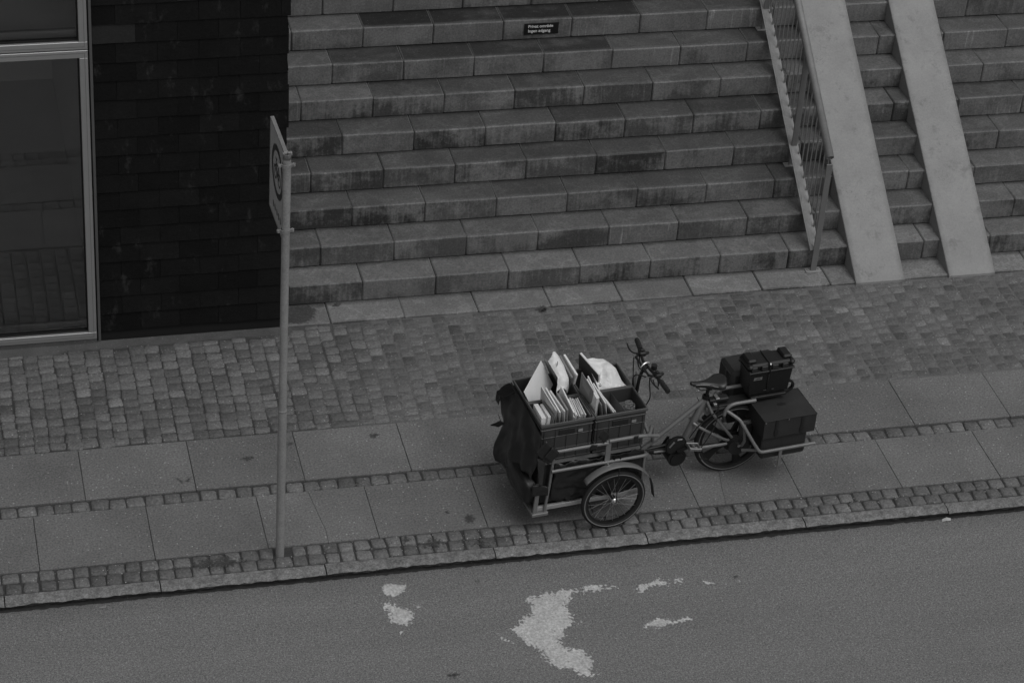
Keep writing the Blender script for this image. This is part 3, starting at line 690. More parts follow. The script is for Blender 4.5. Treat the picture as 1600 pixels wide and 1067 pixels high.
for yy in (-.065, .065):
    V = []
    for i in range(24):
        a = 2*math.pi*i/24; V += [(-.0323, cy+yy+.036*math.cos(a), cz-.03+.036*math.sin(a)), (-.0323, cy+yy+.050*math.cos(a), cz-.03+.050*math.sin(a))]
    mb.add(V, [(2*i, 2*i+1, 2*((i+1)%24)+1, 2*((i+1)%24)) for i in range(24)])
def bar(p, q, w_=.007):
    dx, dz = q[0]-p[0], q[1]-p[1]; L = math.hypot(dx, dz); nx, nz = -dz/L*w_, dx/L*w_
    mb.add([(-.0324, cy+p[0]+nx, cz+p[1]+nz), (-.0324, cy+q[0]+nx, cz+q[1]+nz), (-.0324, cy+q[0]-nx, cz+q[1]-nz), (-.0324, cy+p[0]-nx, cz+p[1]-nz)], [(0,1,2,3)])
for p, q in (((-.065,-.03),(-.03,.05)), ((-.03,.05),(.045,.045)), ((.065,-.03),(.04,.075)), ((-.03,.05),(.0,-.03)), ((.0,-.03),(.045,.045)), ((-.065,-.03),(0,-.03)), ((.02,.08),(.06,.075)), ((-.045,.065),(-.01,.065))): bar(p, q)
obj('bicycle_symbol', mb, 'sign_dark', sg)
mb = MB(); cy, cz = .24, .085
for i, yy in enumerate((-.13, -.075, -.02, .045, .10)): bar((yy, -.02), (yy+.02, .02), .012); 
obj('small_print', mb, 'sign_dark', sg)
for z in (.11, .60):
    cl = MB(); cl.ring((-.029, -.036, z), .0285, [(0,-.012),(.005,-.012),(.005,.012),(0,.012)], 20, 'z'); cl.cbox(-.085, -.059, -.043, -.033, z-.012, z+.012, .002); cl.cbox(.001, .029, -.043, -.033, z-.012, z+.012, .002)
    cl.tube([(.020,-.055,z), (.020,-.018,z)], .006, 6); cl.tube([(-.076,-.055,z), (-.076,-.018,z)], .006, 6); obj('clamp', cl, 'galv_lt', sg, 'auto')
mb = MB(); mb.cbox(-.018, .010, -.030, -.008, .663, .685, .003); obj('top_lug', mb, 'galv_lt', sg)

# ------------------------------------------------------------------ the cargo trike
TO = Vector((3.080, .272, 0)); TA = math.atan2(.1235, .9925); TR = Matrix.Rotation(TA, 4, 'Z')
def W(u, v, z): return tuple(TO+TR @ Vector((u, v, z)))
def on(name, label, cat, base, group=None): return thing(name, label, cat, W(*base), TA, group)
tr_ = thing('cargo_trike', 'grey-framed front-loading cargo tricycle parked beside the kerb', 'cargo bike', tuple(TO), TA)
def wheel(u, v, r, name='wheel', mag=False, label=None):
    hub = MB(); hub.tube([(0,-.035,0), (0,-.028,0), (0,.028,0), (0,.035,0)], [.020,.026,.026,.020] if not mag else [.05,.055,.055,.05], 16)
    hub.tube([(0,-.058,0), (0,.058,0)], .008, 8)
    wo_ = obj(name, hub, 'chrome' if not mag else 'blackm', tr_, 'auto', (u, v, r), (0, R_.uniform(0, 1), 0))
    th = .022 if not mag else .026
    ty = MB(); ty.ring((0,0,0), r-th, [(math.cos(a)*th, math.sin(a)*th*.95) for a in [i*math.pi/6 for i in range(12)]], 64); obj('tyre', ty, 'rubber', wo_, True)
    st = MB()
    for s_ in (-1, 1): st.ring((0,0,0), r-th*1.0, [(-.0045, s_*th*.955), (.0015, s_*(th*.955+.0012)), (.0045, s_*th*.945), (0, s_*th*.85)], 64)
    obj('reflective_band', st, 'stripe', wo_, True)
    rm = MB(); ri = r-2*th+.004
    rm.ring((0,0,0), ri-.008, [(-.006,-.011),(.008,-.013),(.010,-.013),(.010,.013),(.008,.013),(-.006,.011)], 64); obj('rim', rm, 'blackm', wo_, 'auto')
    if mag:
        mg = MB()
        for k in range(5):
            a = 2*math.pi*k/5+.3; c, s_ = math.cos(a), math.sin(a); n_ = (-s_, c)
            for yy in (0,):
                P = [(.045, .026), (ri*.55, .014), (ri-.01, .038), (ri-.01, -.038), (ri*.55, -.014), (.045, -.026)]
                mg.add([(c*p+n_[0]*q, -.011, s_*p+n_[1]*q) for p, q in P]+[(c*p+n_[0]*q, .011, s_*p+n_[1]*q) for p, q in P],
                       [tuple(range(6)), tuple(range(11,5,-1))]+[(i, 6+i, 6+(i+1)%6, (i+1)%6) for i in range(6)])
        obj('mag_spoke', mg, 'blackm', wo_)
        dk = MB(); dk.tube([(0,-.045,0),(0,-.04,0)], .085, 28); obj('brake_drum', dk, 'blackm', wo_)
    else:
        ns = 24; smesh = None
        for k in range(ns):
            a = 2*math.pi*k/ns; s_ = 1 if k % 2 else -1; da = (.55 if (k//2) % 2 else -.55)
            sb = MB(); sb.tube([(math.cos(a+da)*.022, s_*.026, math.sin(a+da)*.022), (math.cos(a)*(ri-.01), s_*.004, math.sin(a)*(ri-.01))], .0016, 5)
            obj('spoke', sb, 'spoke', wo_)
    if label: wo_['label'] = label
    return wo_
wheel(0, -.40, .25, label='near front spoked wheel'); wheel(0, .40, .25, label='far front spoked wheel'); wheel(1.11, 0, .30, mag=True, label='rear wheel with broad moulded spokes')
# axle
ax = MB(); ax.tube([(0,-.37,.25), (0,.37,.25)], .016, 10); obj('axle', ax, 'blackm', tr_)
# fenders with flap
for s_ in (-1, 1):
    fd = MB(); fd.ring((0, s_*.40, .25), .307, [(0,-.034),(.004,-.028),(.006,0),(.004,.028),(0,.034),(-.002,.028),(.002,0),(-.002,-.028)], 26, 'y', rad(32), rad(140)); f_ = obj('fender', fd, 'frame', tr_, True)
    fl = MB()
    P = [(.26,.42),(.285,.36),(.30,.30),(.315,.22)]
    for (a, c) in zip(P, P[1:]): fl.box(-.0, 1, 0, 1, 0, 1, Matrix(((c[0]-a[0],0,.004,a[0]),(0,.05,0,s_*.40-.025),(c[1]-a[1],0,.002,a[1]),(0,0,0,1))))
    obj('mud_flap', fl, 'blackp', f_)
    sy = MB(); sy.tube([(0, s_*.455, .25), (.0, s_*.45, .56)], .004, 6); obj('stay', sy, 'blackm', f_)
# platform and cage
pf = MB(); pf.cbox(-.555, .25, -.30, .30, .205, .225, .003); obj('load_floor', pf, 'blackp', tr_)
for v in (-.305, .305): sd_ = MB(); sd_.cbox(-.555, .25, v-.012, v+.012, .19, .226, .003); obj('side_rail', sd_, 'galv', tr_)
fb = MB(); fb.cbox(-.60, -.556, -.325, .325, .165, .187, .003); fb.cbox(-.60, -.475, -.345, -.31, .163, .189, .003); fb.cbox(-.60, -.475, .31, .345, .163, .189, .003); obj('front_bracket', fb, 'frame', tr_)
for v in (-.325, .325):
    lg = MB()
    lg.cbox(-.016, .016, -.008, .008, 0, .26, .002, Matrix.Translation((-.575, v, .187)) @ Matrix.Rotation(rad(3), 4, 'Y'))
    obj('front_leg', lg, 'frame', tr_)
    lg = MB(); lg.tube([(-.50, v, .187), (-.478, v, .42), (-.462, v, .70)], .011, 8); obj('front_leg', lg, 'frame', tr_)
for s_ in (-1, 1):
    v = s_*.345
    ur = MB(); ur.tube([(-.50, v, .728), (-.06, v, .728)], .013, 10); ur.tube([(-.055, v*1.01, .745), (.20, v, .742), (.255, v, .728), (.30, v*.80, .71), (.355, v*.5, .69), (.45, 0.03*s_, .42)], .014, 10, smooth=2); obj('upper_rail', ur, 'frame', tr_, 'auto')
    lr = MB(); lr.tube([(-.48, v, .556), (.20, v, .556), (.262, v*.98, .552), (.28, v*.75, .52), (.28, v*.3, .40), (.30, 0, .335)], .013, 10, smooth=2); obj('lower_rail', lr, 'frame', tr_, 'auto')
    pl = MB(); pl.cbox(-.075, -.035, v-.006, v+.006, .55, .75, .002, None); pl.cbox(.245, .262, v*.93-.006, v*.93+.006, .225, .556, .002); obj('rail_plate', pl, 'frame', tr_)
    kn = MB(); kn.tube([(-.055, v+s_*.006, .545), (-.055, v+s_*.045, .545)], .019, 12); obj('clamp_bolt', kn, 'chrome', tr_, 'auto')
    kn = MB(); kn.tube([(-.0, v, .575), (.0, v, .535)], .008, 8); kn.tube([(.05, v, .578), (.05, v, .535)], .008, 8); kn.box(-.03, .07, v-.018, v+.018, .53, .538); obj('spring_clip', kn, 'blackm', tr_)
    # stub tube projecting back from upper rail
    sb = MB(); sb.tube([(.24, v, .735), (.345, v*.93, .695)], .013, 10); obj('frame_stub', sb, 'frame', tr_)
# inner load bag under the crates
cb = MB(); cb.cbox(-.545, .245, -.292, .292, .227, .60, .018); obj('load_bag', cb, 'tarp', tr_)
# rear frame
mt_ = MB(); mt_.tube([(.845,0,.695), (.52,0,.437), (.30,0,.262)], .0185, 12); obj('main_tube', mt_, 'frame', tr_, 'auto')
dt = MB(); dt.tube([(.70,0,.335), (.48,0,.326), (.28,0,.315)], .015, 10); dt.tube([(.28,-.04,.34), (.5,-.04,.335), (.68,-.06,.33)], .009, 8); obj('drive_tube', dt, 'blackm', tr_, 'auto')
lt = MB(); lt.tube([(.46,-.05,.327), (.66,-.05,.318)], .009, 8); obj('cable_guide', lt, 'frame', tr_)
stb = MB(); stb.tube([(.858,0,.72), (.80,0,.56), (.715,0,.335)], [.022,.027,.025], 14); obj('seat_tube', stb, 'frame', tr_, 'auto')
gs = MB(); gs.box(0,1,0,1,0,1, Matrix(((.11,0,-.005,.845),(0,.012,0,-.006),(-.13,0,.10,.59),(0,0,0,1)))); obj('gusset', gs, 'frame', tr_)
spst = MB(); spst.tube([(.856,0,.705), (.872,0,.80)], .0135, 10); spst.ring((.857,0,.722), .019, [(0,-.013),(.008,-.013),(.008,.013),(0,.013)], 14, 'z'); spst.tube([(.845,-.045,.722),(.87,.03,.722)], .005, 6); obj('seat_post', spst, 'blackm', tr_, 'auto')
# rear triangle
for s_ in (-1, 1):
    v = s_*.06
    st = MB(); st.tube([(.70, v*.6, .305), (.80, v, .302), (1.02, v*1.25, .308), (1.11, v*1.25, .31)], .0125, 9, smooth=1); obj('chain_stay', st, 'frame', tr_, 'auto')
    st = MB(); st.tube([(.765, v*.5, .52), (.80, v, .498), (1.0, v*1.25, .36), (1.10, v*1.25, .32)], .011, 9, smooth=1); obj('seat_stay', st, 'frame', tr_, 'auto')
    st = MB(); st.tube([(.90, v*.9, .60), (1.10, v*1.3, .33)], .011, 9); st.tube([(.862, v*.3, .69), (.90, v*.9, .60)], .011, 9); obj('seat_stay', st, 'frame', tr_, 'auto')
# crank, chainring, pedals
cr = MB(); cr.ring((.622,-.075,.375), .080, [(-.018,-.003),(.006,-.002),(.006,.002),(-.018,.003)], 40)
for k in range(5):
    a = k*2*math.pi/5; cr.box(0, .075, -.002, .002, -.009, .009, Matrix.Translation((.622,-.075,.375)) @ Matrix.Rotation(-a, 4, 'Y'))
c_ = obj('chainring', cr, 'blackm', tr_, 'auto')
cg = MB(); cg.tube([(.622,-.085,.375), (.622,-.068,.375)], .075, 32); obj('chain_guard', cg, 'blackp', c_)
hl_ = MB(); hl_.cbox(-.028, .028, -.0885, -.0855, -.007, .007, .001, Matrix.Translation((.585,0,.395)) @ Matrix.Rotation(rad(-50), 4, 'Y')); hl_.cbox(-.02, .02, -.0885, -.0855, -.006, .006, .001, Matrix.Translation((.645,0,.43))); obj('guard_slot', hl_, 'spoke', c_)
mo = MB(); mo.tube([(.640,-.085,.262),(.640,.05,.262)], .072, 28); mo.tube([(.640,-.092,.255),(.640,-.085,.255)], .05, 20); mo.cbox(.60,.70,-.05,.05,.25,.36,.015); obj('crank_housing', mo, 'blackm', tr_, 'auto')
ca = MB(); ca.box(-.01, .01, -.105, -.092, -.01, .115, Matrix.Translation((.64,0,.335)) @ Matrix.Rotation(rad(72), 4, 'Y')); obj('crank_arm', ca, 'blackm', tr_)
for (u, v, z, nm) in ((.745, -.125, .375, 'spoke'), (.555, .14, .19, 'blackp')):
    pd = MB(); pd.cbox(-.05, .05, -.042, -.03, -.012, .012, .003); pd.cbox(-.05, .05, .03, .042, -.012, .012, .003); pd.cbox(-.05, -.036, -.03, .03, -.010, .010, .002); pd.cbox(.036, .05, -.03, .03, -.010, .010, .002); pd.tube([(0,-.045,0),(0,.05,0)], .010, 8)
    obj('pedal', pd, nm, tr_, False, (u, v, z), (0, rad(12), 0))
cm = MB(); cm.cbox(-.03,.03,-.02,.02,-.02,.02,.008); o = obj('bracket_shell', cm, 'frame', tr_, False, (.70,-.02,.36), (0,rad(-30),0))
ca = MB(); ca.box(-.009, .009, .085, .097, 0, .15, Matrix.Translation((.64,0,.335)) @ Matrix.Rotation(rad(-150), 4, 'Y')); obj('crank_arm', ca, 'blackm', tr_)
# derailleur guard / battery block behind the wheel
bt = MB(); bt.cbox(1.13, 1.24, -.10, -.045, .22, .50, .02); bt.tube([(1.11,-.125,.30),(1.11,-.06,.30)], .07, 22); obj('hub_motor_cover', bt, 'blackp', tr_, 'auto')
bn = MB(); bn.tube([(1.11,-.145,.325),(1.11,-.125,.325)], .014, 10); obj('axle_nut', bn, 'chrome', tr_)
# saddle
sa = MB(); nS, nR = 26, 20; V = []
for i in range(nS+1):
    s_ = i/nS; u = .715+.285*s_
    wd = .021+.070*(max(0, min(1, (s_-.28)/.50))**1.4)
    if s_ > .84: wd *= math.sqrt(max(0, 1-((s_-.84)/.165)**2))
    if s_ < .06: wd *= math.sqrt(max(0, 1-((.06-s_)/.062)**2))
    zc = .866+.05*(s_-.5)**2; th_ = .018+.020*min(1, s_*1.5)
    if s_ > .9 or s_ < .04: th_ *= .75
    for j in range(nR):
        a = 2*math.pi*j/nR; c, q = math.cos(a), math.sin(a)
        y = wd*(abs(c)**.8)*(1 if c > 0 else -1)
        if q >= 0: z = zc+(q-1)*th_*.9-.006*math.exp(-(c/.18)**2)*(s_ > .2)
        else: z = zc-th_*.9+q*th_*.9
        V.append((u, y, z))
sa.add(V, [(i*nR+j, i*nR+(j+1)%nR, (i+1)*nR+(j+1)%nR, (i+1)*nR+j) for i in range(nS) for j in range(nR)]+[tuple(range(nR))[::-1], tuple(nS*nR+j for j in range(nR))])
so_ = obj('saddle', sa, 'saddle', tr_, True)
for s_ in (-1, 1):
    tk = MB(); tk.tube([(.725,s_*.013,.858), (.80,s_*.020,.852), (.86,s_*.033,.846), (.91,s_*.066,.842), (.95,s_*.082,.842), (.975,s_*.079,.845)], .006, 6, smooth=2); obj('saddle_trim', tk, 'stripe', so_, True)
ss = MB(); ss.tube([(.76,-.015,.835),(.80,-.02,.802),(.93,-.025,.802),(.965,-.03,.825)], .004, 6); ss.tube([(.76,.015,.835),(.80,.02,.802),(.93,.025,.802),(.965,.03,.825)], .004, 6); ss.cbox(.855,.89,-.028,.028,.79,.81,.004); obj('saddle_rail', ss, 'blackm', so_)
# steering column and handlebar
sc_ = MB(); sc_.tube([(.285,0,.62), (.288,0,.85), (.298,0,1.0), (.325,0,1.068), (.35,0,1.08)], .013, 10, smooth=2); obj('steering_column', sc_, 'blackm', tr_, 'auto')
sc_ = MB(); sc_.tube([(.285,.012,.62), (.276,.012,.90), (.272,.012,1.05)], .008, 8); obj('column_sleeve', sc_, 'frame', tr_, 'auto')
hb_ = MB(); hb_.tube([(.36,.01,1.075), (.345,.06,1.085), (.362,.14,1.09), (.385,.21,1.085), (.412,.34,1.078)], .011, 10, smooth=1); hb_.tube([(.36,.01,1.075), (.355,-.06,1.088), (.365,-.13,1.09), (.372,-.19,1.085), (.378,-.30,1.078)], .011, 10, smooth=1)
hb_.tube([(.315,.13,1.085), (.318,.0,1.088), (.315,-.11,1.085)], .009, 8); hb_.tube([(.315,.13,1.085),(.365,.16,1.09)], .008, 8); hb_.tube([(.315,-.11,1.085),(.368,-.14,1.09)], .008, 8)
hbo = obj('handlebar', hb_, 'blackm', tr_, 'auto')
for (a, c) in (((.388,.215,1.085),(.414,.345,1.078)), ((.374,-.195,1.084),(.380,-.32,1.077))):
    gp = MB(); A_, C_ = Vector(a), Vector(c); gp.tube([A_+(C_-A_)*k/10 for k in range(11)], [.0195 if k % 2 else .0175 for k in range(11)], 12); obj('grip', gp, 'rubber', hbo)
for (c, s_) in (((.372,.155,1.095), 1), ((.370,-.13,1.095), -1)):
    tk = MB(); tk.cbox(-.024, .028, -.03, .03, -.018, .02, .008); tk.tube([(.01,-.02,.0),(.05,.0,.0)], .012, 8); tk.cbox(-.012,.012,-.012,.012,.02,.034,.004); obj('shifter', tk, 'blackp', hbo, False, c, (0,0,rad(-8)*s_))
    lv = MB(); u0, v0, z0 = c; lv.tube([(u0-.02,v0,z0), (u0-.06,v0+s_*.02,z0-.004), (u0-.068,v0+s_*.08,z0-.006), (u0-.05,v0+s_*.15,z0-.01)], .006, 7, smooth=1); obj('brake_lever', lv, 'blackm', hbo, 'auto')
cp_ = MB(); cp_.tube([(.300,.0,1.083), (.325,.012,1.100), (.352,.020,1.104), (.380,.018,1.098)], [.006,.012,.013,.008], 8, smooth=1); obj('stem_cap', cp_, 'chrome', hbo, True)
bl = MB(); bl.tube([(.385,-.045,1.085),(.385,-.045,1.12)], .022, 14); obj('bell', bl, 'blackp', hbo, 'auto')
cb_ = MB()
for P in ([(.315,-.13,1.08),(.33,-.12,.98),(.375,-.06,.86),(.385,-.02,.78),(.33,0,.66)], [(.33,-.16,1.08),(.36,-.15,1.0),(.41,-.10,.96),(.395,-.12,1.02),(.37,-.13,1.075)],
          [(.305,.14,1.08),(.29,.10,1.02),(.27,.03,.93),(.275,0,.80),(.285,0,.70)], [(.30,-.1,1.07),(.25,.02,1.03),(.27,.03,.86),(.28,.02,.7)], [(.34,.17,1.09),(.32,.10,1.06),(.30,.02,1.06),(.33,-.05,1.06),(.35,-.12,1.08)], [(.36,.17,1.09),(.33,.08,1.04),(.345,.0,1.03),(.36,-.08,1.05),(.37,-.14,1.08)]):
    cb_.tube(P, .0045, 6, smooth=3)
obj('brake_cable', cb_, 'rubber', hbo, True)
cb_ = MB(); cb_.tube([(.735,-.06,.41),(.77,-.075,.50),(.86,-.07,.58),(.93,-.07,.62),(.95,-.05,.66)], .0045, 6, smooth=2); cb_.tube([(.95,-.05,.66),(.93,-.09,.52),(.84,-.11,.38),(.80,-.10,.30),(.82,-.09,.22),(.90,-.08,.2)], .004, 6, smooth=3); obj('brake_cable', cb_, 'rubber', tr_, True)
# rear carrier
for s_ in (-1, 1):
    v = s_*.10
    hp = MB(); hp.tube([(1.22,v,.69), (1.12,v,.69), (1.03,v,.69), (.985,v,.655), (.975,v,.60)], .0145, 10, smooth=2); hp.tube([(.99,v,.64), (1.06,v*1.7,.60), (1.075,v*1.9,.585), (1.19,v*2.85,.375), (1.215,v*2.95,.355), (1.25,v*2.95,.352), (1.66,v*2.95,.352)], .0135, 10, smooth=1)
    obj('carrier_tube', hp, 'frame', tr_, 'auto')
    hp = MB(); hp.tube([(1.10,v*2.0,.555),(1.125,v*1.9,.40),(1.13,v*1.5,.33)], .012, 8); hp.tube([(1.20,v*2.8,.365),(1.12,v*1.8,.31)], .012, 8); obj('carrier_strut', hp, 'frame', tr_, 'auto')
    hp = MB(); hp.cbox(1.365,1.39,v*2.95+s_*.004-.006,v*2.95+s_*.004+.006,.20,.35,.002); obj('carrier_bracket', hp, 'frame', tr_)
dp = MB(); dp.cbox(.90, 1.20, -.05, .05, .640, .655, .004); obj('carrier_deck', dp, 'blackp', tr_)
dp = MB(); dp.cbox(.86, 1.02, -.03, .03, .60, .635, .006); obj('battery_rail', dp, 'frame', tr_)
dp = MB(); dp.cbox(1.201, 1.49, -.06, .06, .66, .684, .004); obj('carrier_deck', dp, 'blackp', tr_)
ba = MB(); ba.cbox(.88,1.04,-.028,.028,.665,.70,.008); obj('battery_cover', ba, 'blackp', tr_)
tg = MB(); tg.cbox(.93,.96,-.03,.03,.70,.708,.002); tg.cbox(.90,.925,-.065,-.04,.672,.688,.002); obj('clip_tag', tg, 'spoke', tr_)
rl = MB(); rl.ring((1.525,.0,.70), .045, [(-.008,-.012),(.008,-.012),(.008,.012),(-.008,.012)], 20, 'y'); obj('rear_loop', rl, 'blackp', tr_, 'auto')
mgd = MB(); mgd.ring((1.11,0,.30), .325, [(0,-.033),(.003,-.028),(.006,0),(.003,.028),(0,.033),(-.002,0)], 26, 'y', rad(-15), rad(140)); obj('rear_mudguard', mgd, 'blackp', tr_, True)
frt = MB(); frt.cbox(-.565, -.552, -.30, .30, .19, .62, .003); obj('front_panel', frt, 'blackp', tr_)

# ------------------------------------------------------------------ crates on the trike
def crate(u0, u1, v0, v1, label, div=None):
    zt = .935; zb = .602; cu, cv = (u0+u1)/2, (v0+v1)/2
    c = on('mail_crate', label, 'crate', (cu, cv, zb), 'grey plastic mail crates on the trike')
    hu, hv, H = (u1-u0)/2, (v1-v0)/2, zt-zb; t_ = .003
    b_ = MB(); a, d = hu-.012, hv-.012
    b_.cbox(-a, a, -d, d, .0, .006, .001)
    b_.box(-a, a, -d, -d+t_, .006, H-.01); b_.box(-a, a, d-t_, d, .006, H-.01); b_.box(-a, -a+t_, -d+t_, d-t_, .006, H-.01); b_.box(a-t_, a, -d+t_, d-t_, .006, H-.01)
    obj('crate_body', b_, 'crate', c)
    r_ = MB()
    for (z0, z1, e) in ((H-.024, H, .0), (H-.058, H-.048, .0045), (H-.125, H-.120, .006), (.10, .106, .006), (.012, .018, .006)):
        A, D_ = hu-.0015-e, hv-.0015-e
        r_.cbox(-A, A, -D_, -d-.0002, z0, z1, .002); r_.cbox(-A, A, d+.0002, D_, z0, z1, .002); r_.cbox(-A, -a-.0002, -d, d, z0, z1, .002); r_.cbox(a+.0002, A, -d, d, z0, z1, .002)
    obj('rim', r_, 'crate_rim', c)
    rb = MB()
    for k in range(5):
        x = -a+.02+(2*a-.04)*k/4
        for s_ in (-1, 1): y_ = s_*(d+.003); rb.box(x-.002, x+.002, y_-.003, y_+.003, .018, H-.058)
    for k in range(4):
        y_ = -d+.02+(2*d-.04)*k/3
        for s_ in (-1, 1): x = s_*(a+.003); rb.box(x-.003, x+.003, y_-.002, y_+.002, .018, H-.058)
    obj('rib', rb, 'crate', c)
    for s_ in (-1, 1): gp = MB(); gp.cbox(-.062, .062, s_*(d+.004)-.0025, s_*(d+.004)+.0025, H-.115, H-.066, .003); obj('handle_slot', gp, 'blackp', c)
    lb = MB(); lb.box(.085, .12, -d-.008, -d-.0055, H-.108, H-.085); obj('paper_tag', lb, 'stain_lt', c)
    if div is not None: 
        dv = MB(); dv.cbox(-.0025, .0025, -d+.004, d-.004, .006, H-.02, .001); obj('divider', dv, 'crate', c, False, (div-cu, 0, 0), (0,0,rad(4)))
    return c
crate(-.565, -.156, -.290, -.001, 'near left grey crate packed tight with upright letters')
crate(-.154, .255, -.290, -.001, 'near right grey crate, half empty with a divider', .085)
crate(-.565, -.156, .001, .302, 'far left grey crate holding a large white board envelope')
crate(-.154, .255, .001, .302, 'far right grey crate holding a white plastic bag')

GP = 'mail packed in the trike crates'
def slabitem(name, label, cat, P1, P2, t_, h, lean=0, tone=.5, tab=None, group=GP, ttop=None):
    """flat item: top edge P1->P2 (trike coords), thickness t_ towards +u, height h down, lean: top ahead of foot"""
    a, b_ = Vector(P1), Vector(P2); L = (b_-a).length; e = (b_-a).normalized()
    dn = Vector((-math.sin(rad(lean)), 0, -math.cos(rad(lean)))); dn = (dn-e*dn.dot(e)).normalized(); tn = dn.cross(e).normalized()
    if tn.x < 0: tn = -tn
    M4 = Matrix(((e.x, tn.x, dn.x, 0), (e.y, tn.y, dn.y, 0), (e.z, tn.z, dn.z, 0), (0,0,0,1)))
    c0 = a+dn*h+e*(L/2)
    base = c0; o = on(name, label, cat, tuple(base), group)
    T = Matrix.Translation(a-base) @ M4
    mb = MB(); mb.cbox(0, L, 0, t_, 0, h, min(.0015, t_*.25), T); obj('packet', mb, paper(tone), o)
    if t_ < .03 and h > .12:
        fl = MB(); fl.add([(0.004,-.0006,.004), (L-.004,-.0006,.004), (L*.5,-.0006,min(h*.42, .09))], [(0,1,2)], T); obj('flap', fl, paper(min(.8, tone*1.08)), o)
    if tab:
        tb = MB(); x0, x1, z0, z1 = tab; tb.box(L*x0, L*x1, -.0012, -.0002, h*z0, h*z1, T); obj('address_label', tb, paper(min(.85, tone*1.3)), o)
    return o
S = slabitem
S('box_parcel', 'small white box parcel at the front end of the near left crate', 'parcel', (-.535,-.05,.955), (-.545,-.235,.962), .034, .20, 3, .60)
S('box_parcel', 'second slim white parcel just right of the small white box', 'parcel', (-.489,-.06,.952), (-.490,-.225,.955), .022, .20, 6, .52)
S('grey_envelope', 'thin grey envelope behind the slim white parcel', 'envelope', (-.462,-.035,.958), (-.452,-.22,.955), .006, .2, 8, .24)
S('grey_envelope', 'thin mid-grey envelope leaning under the tilted white one', 'envelope', (-.450,-.03,.968), (-.438,-.22,.962), .006, .2, 8, .30)
S('padded_envelope', 'tilted white envelope sticking highest out of the near left crate', 'envelope', (-.482,-.03,1.082), (-.440,-.235,1.005), .009, .25, -14, .42, tab=(.35,.8,.15,.38))
S('padded_envelope', 'bright-edged white envelope leaning beside the tilted one', 'envelope', (-.448,-.03,1.066), (-.410,-.235,.985), .010, .25, -14, .72)
S('padded_envelope', 'light grey envelope leaning third in the row', 'envelope', (-.418,-.04,1.044), (-.380,-.24,.992), .012, .25, -12, .45)
S('grey_envelope', 'darker grey envelope between the leaning row and the letter packs', 'envelope', (-.362,-.04,1.012), (-.350,-.22,.985), .014, .25, -6, .26)
S('padded_envelope', 'pale long envelope leaning against the letter packs', 'envelope', (-.330,-.035,1.060), (-.305,-.235,.965), .010, .25, -8, .58)
for i in range(7):
    S('letter', 'thin pale letter, one of the row packed upright in the near left crate', 'letter', (-.293+.0145*i, -.055-.006*(i%2), .955+R_.uniform(-.008,.012)), (-.297+.0145*i, -.235+.008*(i%3), .93+R_.uniform(-.012,.014)), .0075, .18, R_.uniform(-4,3), R_.uniform(.42,.68), group='row of thin letters')
S('folder', 'dark folder leaning at the back end of the near left crate', 'folder', (-.190,-.04,.945), (-.182,-.25,.930), .012, .19, -8, .12)
S('folder', 'thinner charcoal folder beside the dark folder', 'folder', (-.172,-.05,.932), (-.168,-.25,.918), .006, .19, -3, .16)
S('grey_envelope', 'broad grey card envelope at the front of the near right crate', 'envelope', (-.178,-.03,1.150), (-.150,-.20,1.095), .006, .34, -10, .24, tab=(.2,.75,.12,.34))
S('padded_envelope', 'tall white padded envelope in the near right crate', 'envelope', (-.150,-.05,1.098), (-.138,-.24,1.058), .016, .38, -6, .55)
S('padded_envelope', 'second tall white envelope with brightest top edge', 'envelope', (-.131,-.035,1.112), (-.118,-.225,1.05), .010, .38, -9, .74)
S('grey_envelope', 'grey envelope wedged behind the tall white ones', 'envelope', (-.105,-.05,1.03), (-.095,-.24,.99), .008, .35, -12, .22)
S('padded_envelope', 'slanted white-edged envelope in the near right crate', 'envelope', (-.085,-.04,1.045), (-.062,-.23,.995), .009, .36, -16, .55)
S('padded_envelope', 'low pale envelope slumped furthest right of the mail', 'envelope', (-.045,-.05,.985), (-.005,-.26,.925), .010, .33, -24, .46)
S('padded_envelope', 'narrow pale envelope lying over the slumped one', 'envelope', (-.028,-.09,.965), (.012,-.255,.925), .006, .30, -26, .60)
S('card_parcel', 'dark card parcel with white top edge leaning in the far right crate', 'parcel', (-.067,.285,1.080), (-.004,.06,1.030), .005, .30, -14, .07)
S('card_parcel', 'flat white parcel right behind the dark card parcel', 'parcel', (-.060,.285,1.082), (.003,.06,1.032), .016, .28, -14, .66)
S('card_parcel', 'short brown parcel low in the far right crate', 'parcel', (-.015,.2,.965), (.014,.05,.935), .02, .2, -14, .20)
S('board_envelope', 'large white board envelope leaning across the far left crate', 'envelope', (-.362,.285,1.072), (-.580,.045,1.002), .006, .235, -31, .60, tab=None)
S('grey_envelope', 'grey card envelope behind the large white board', 'envelope', (-.337,.285,1.078), (-.282,.09,1.018), .014, .30, -27, .20, tab=(.55,.62,.1,.5))
S('card_parcel', 'grey card parcel leaning at the right of the far left crate', 'parcel', (-.222,.285,1.090), (-.192,.10,1.016), .016, .38, -9, .22)
S('card_parcel', 'thick parcel with bright white top edge in the far left crate', 'parcel', (-.188,.285,1.094), (-.158,.095,1.036), .016, .40, -2, .70)
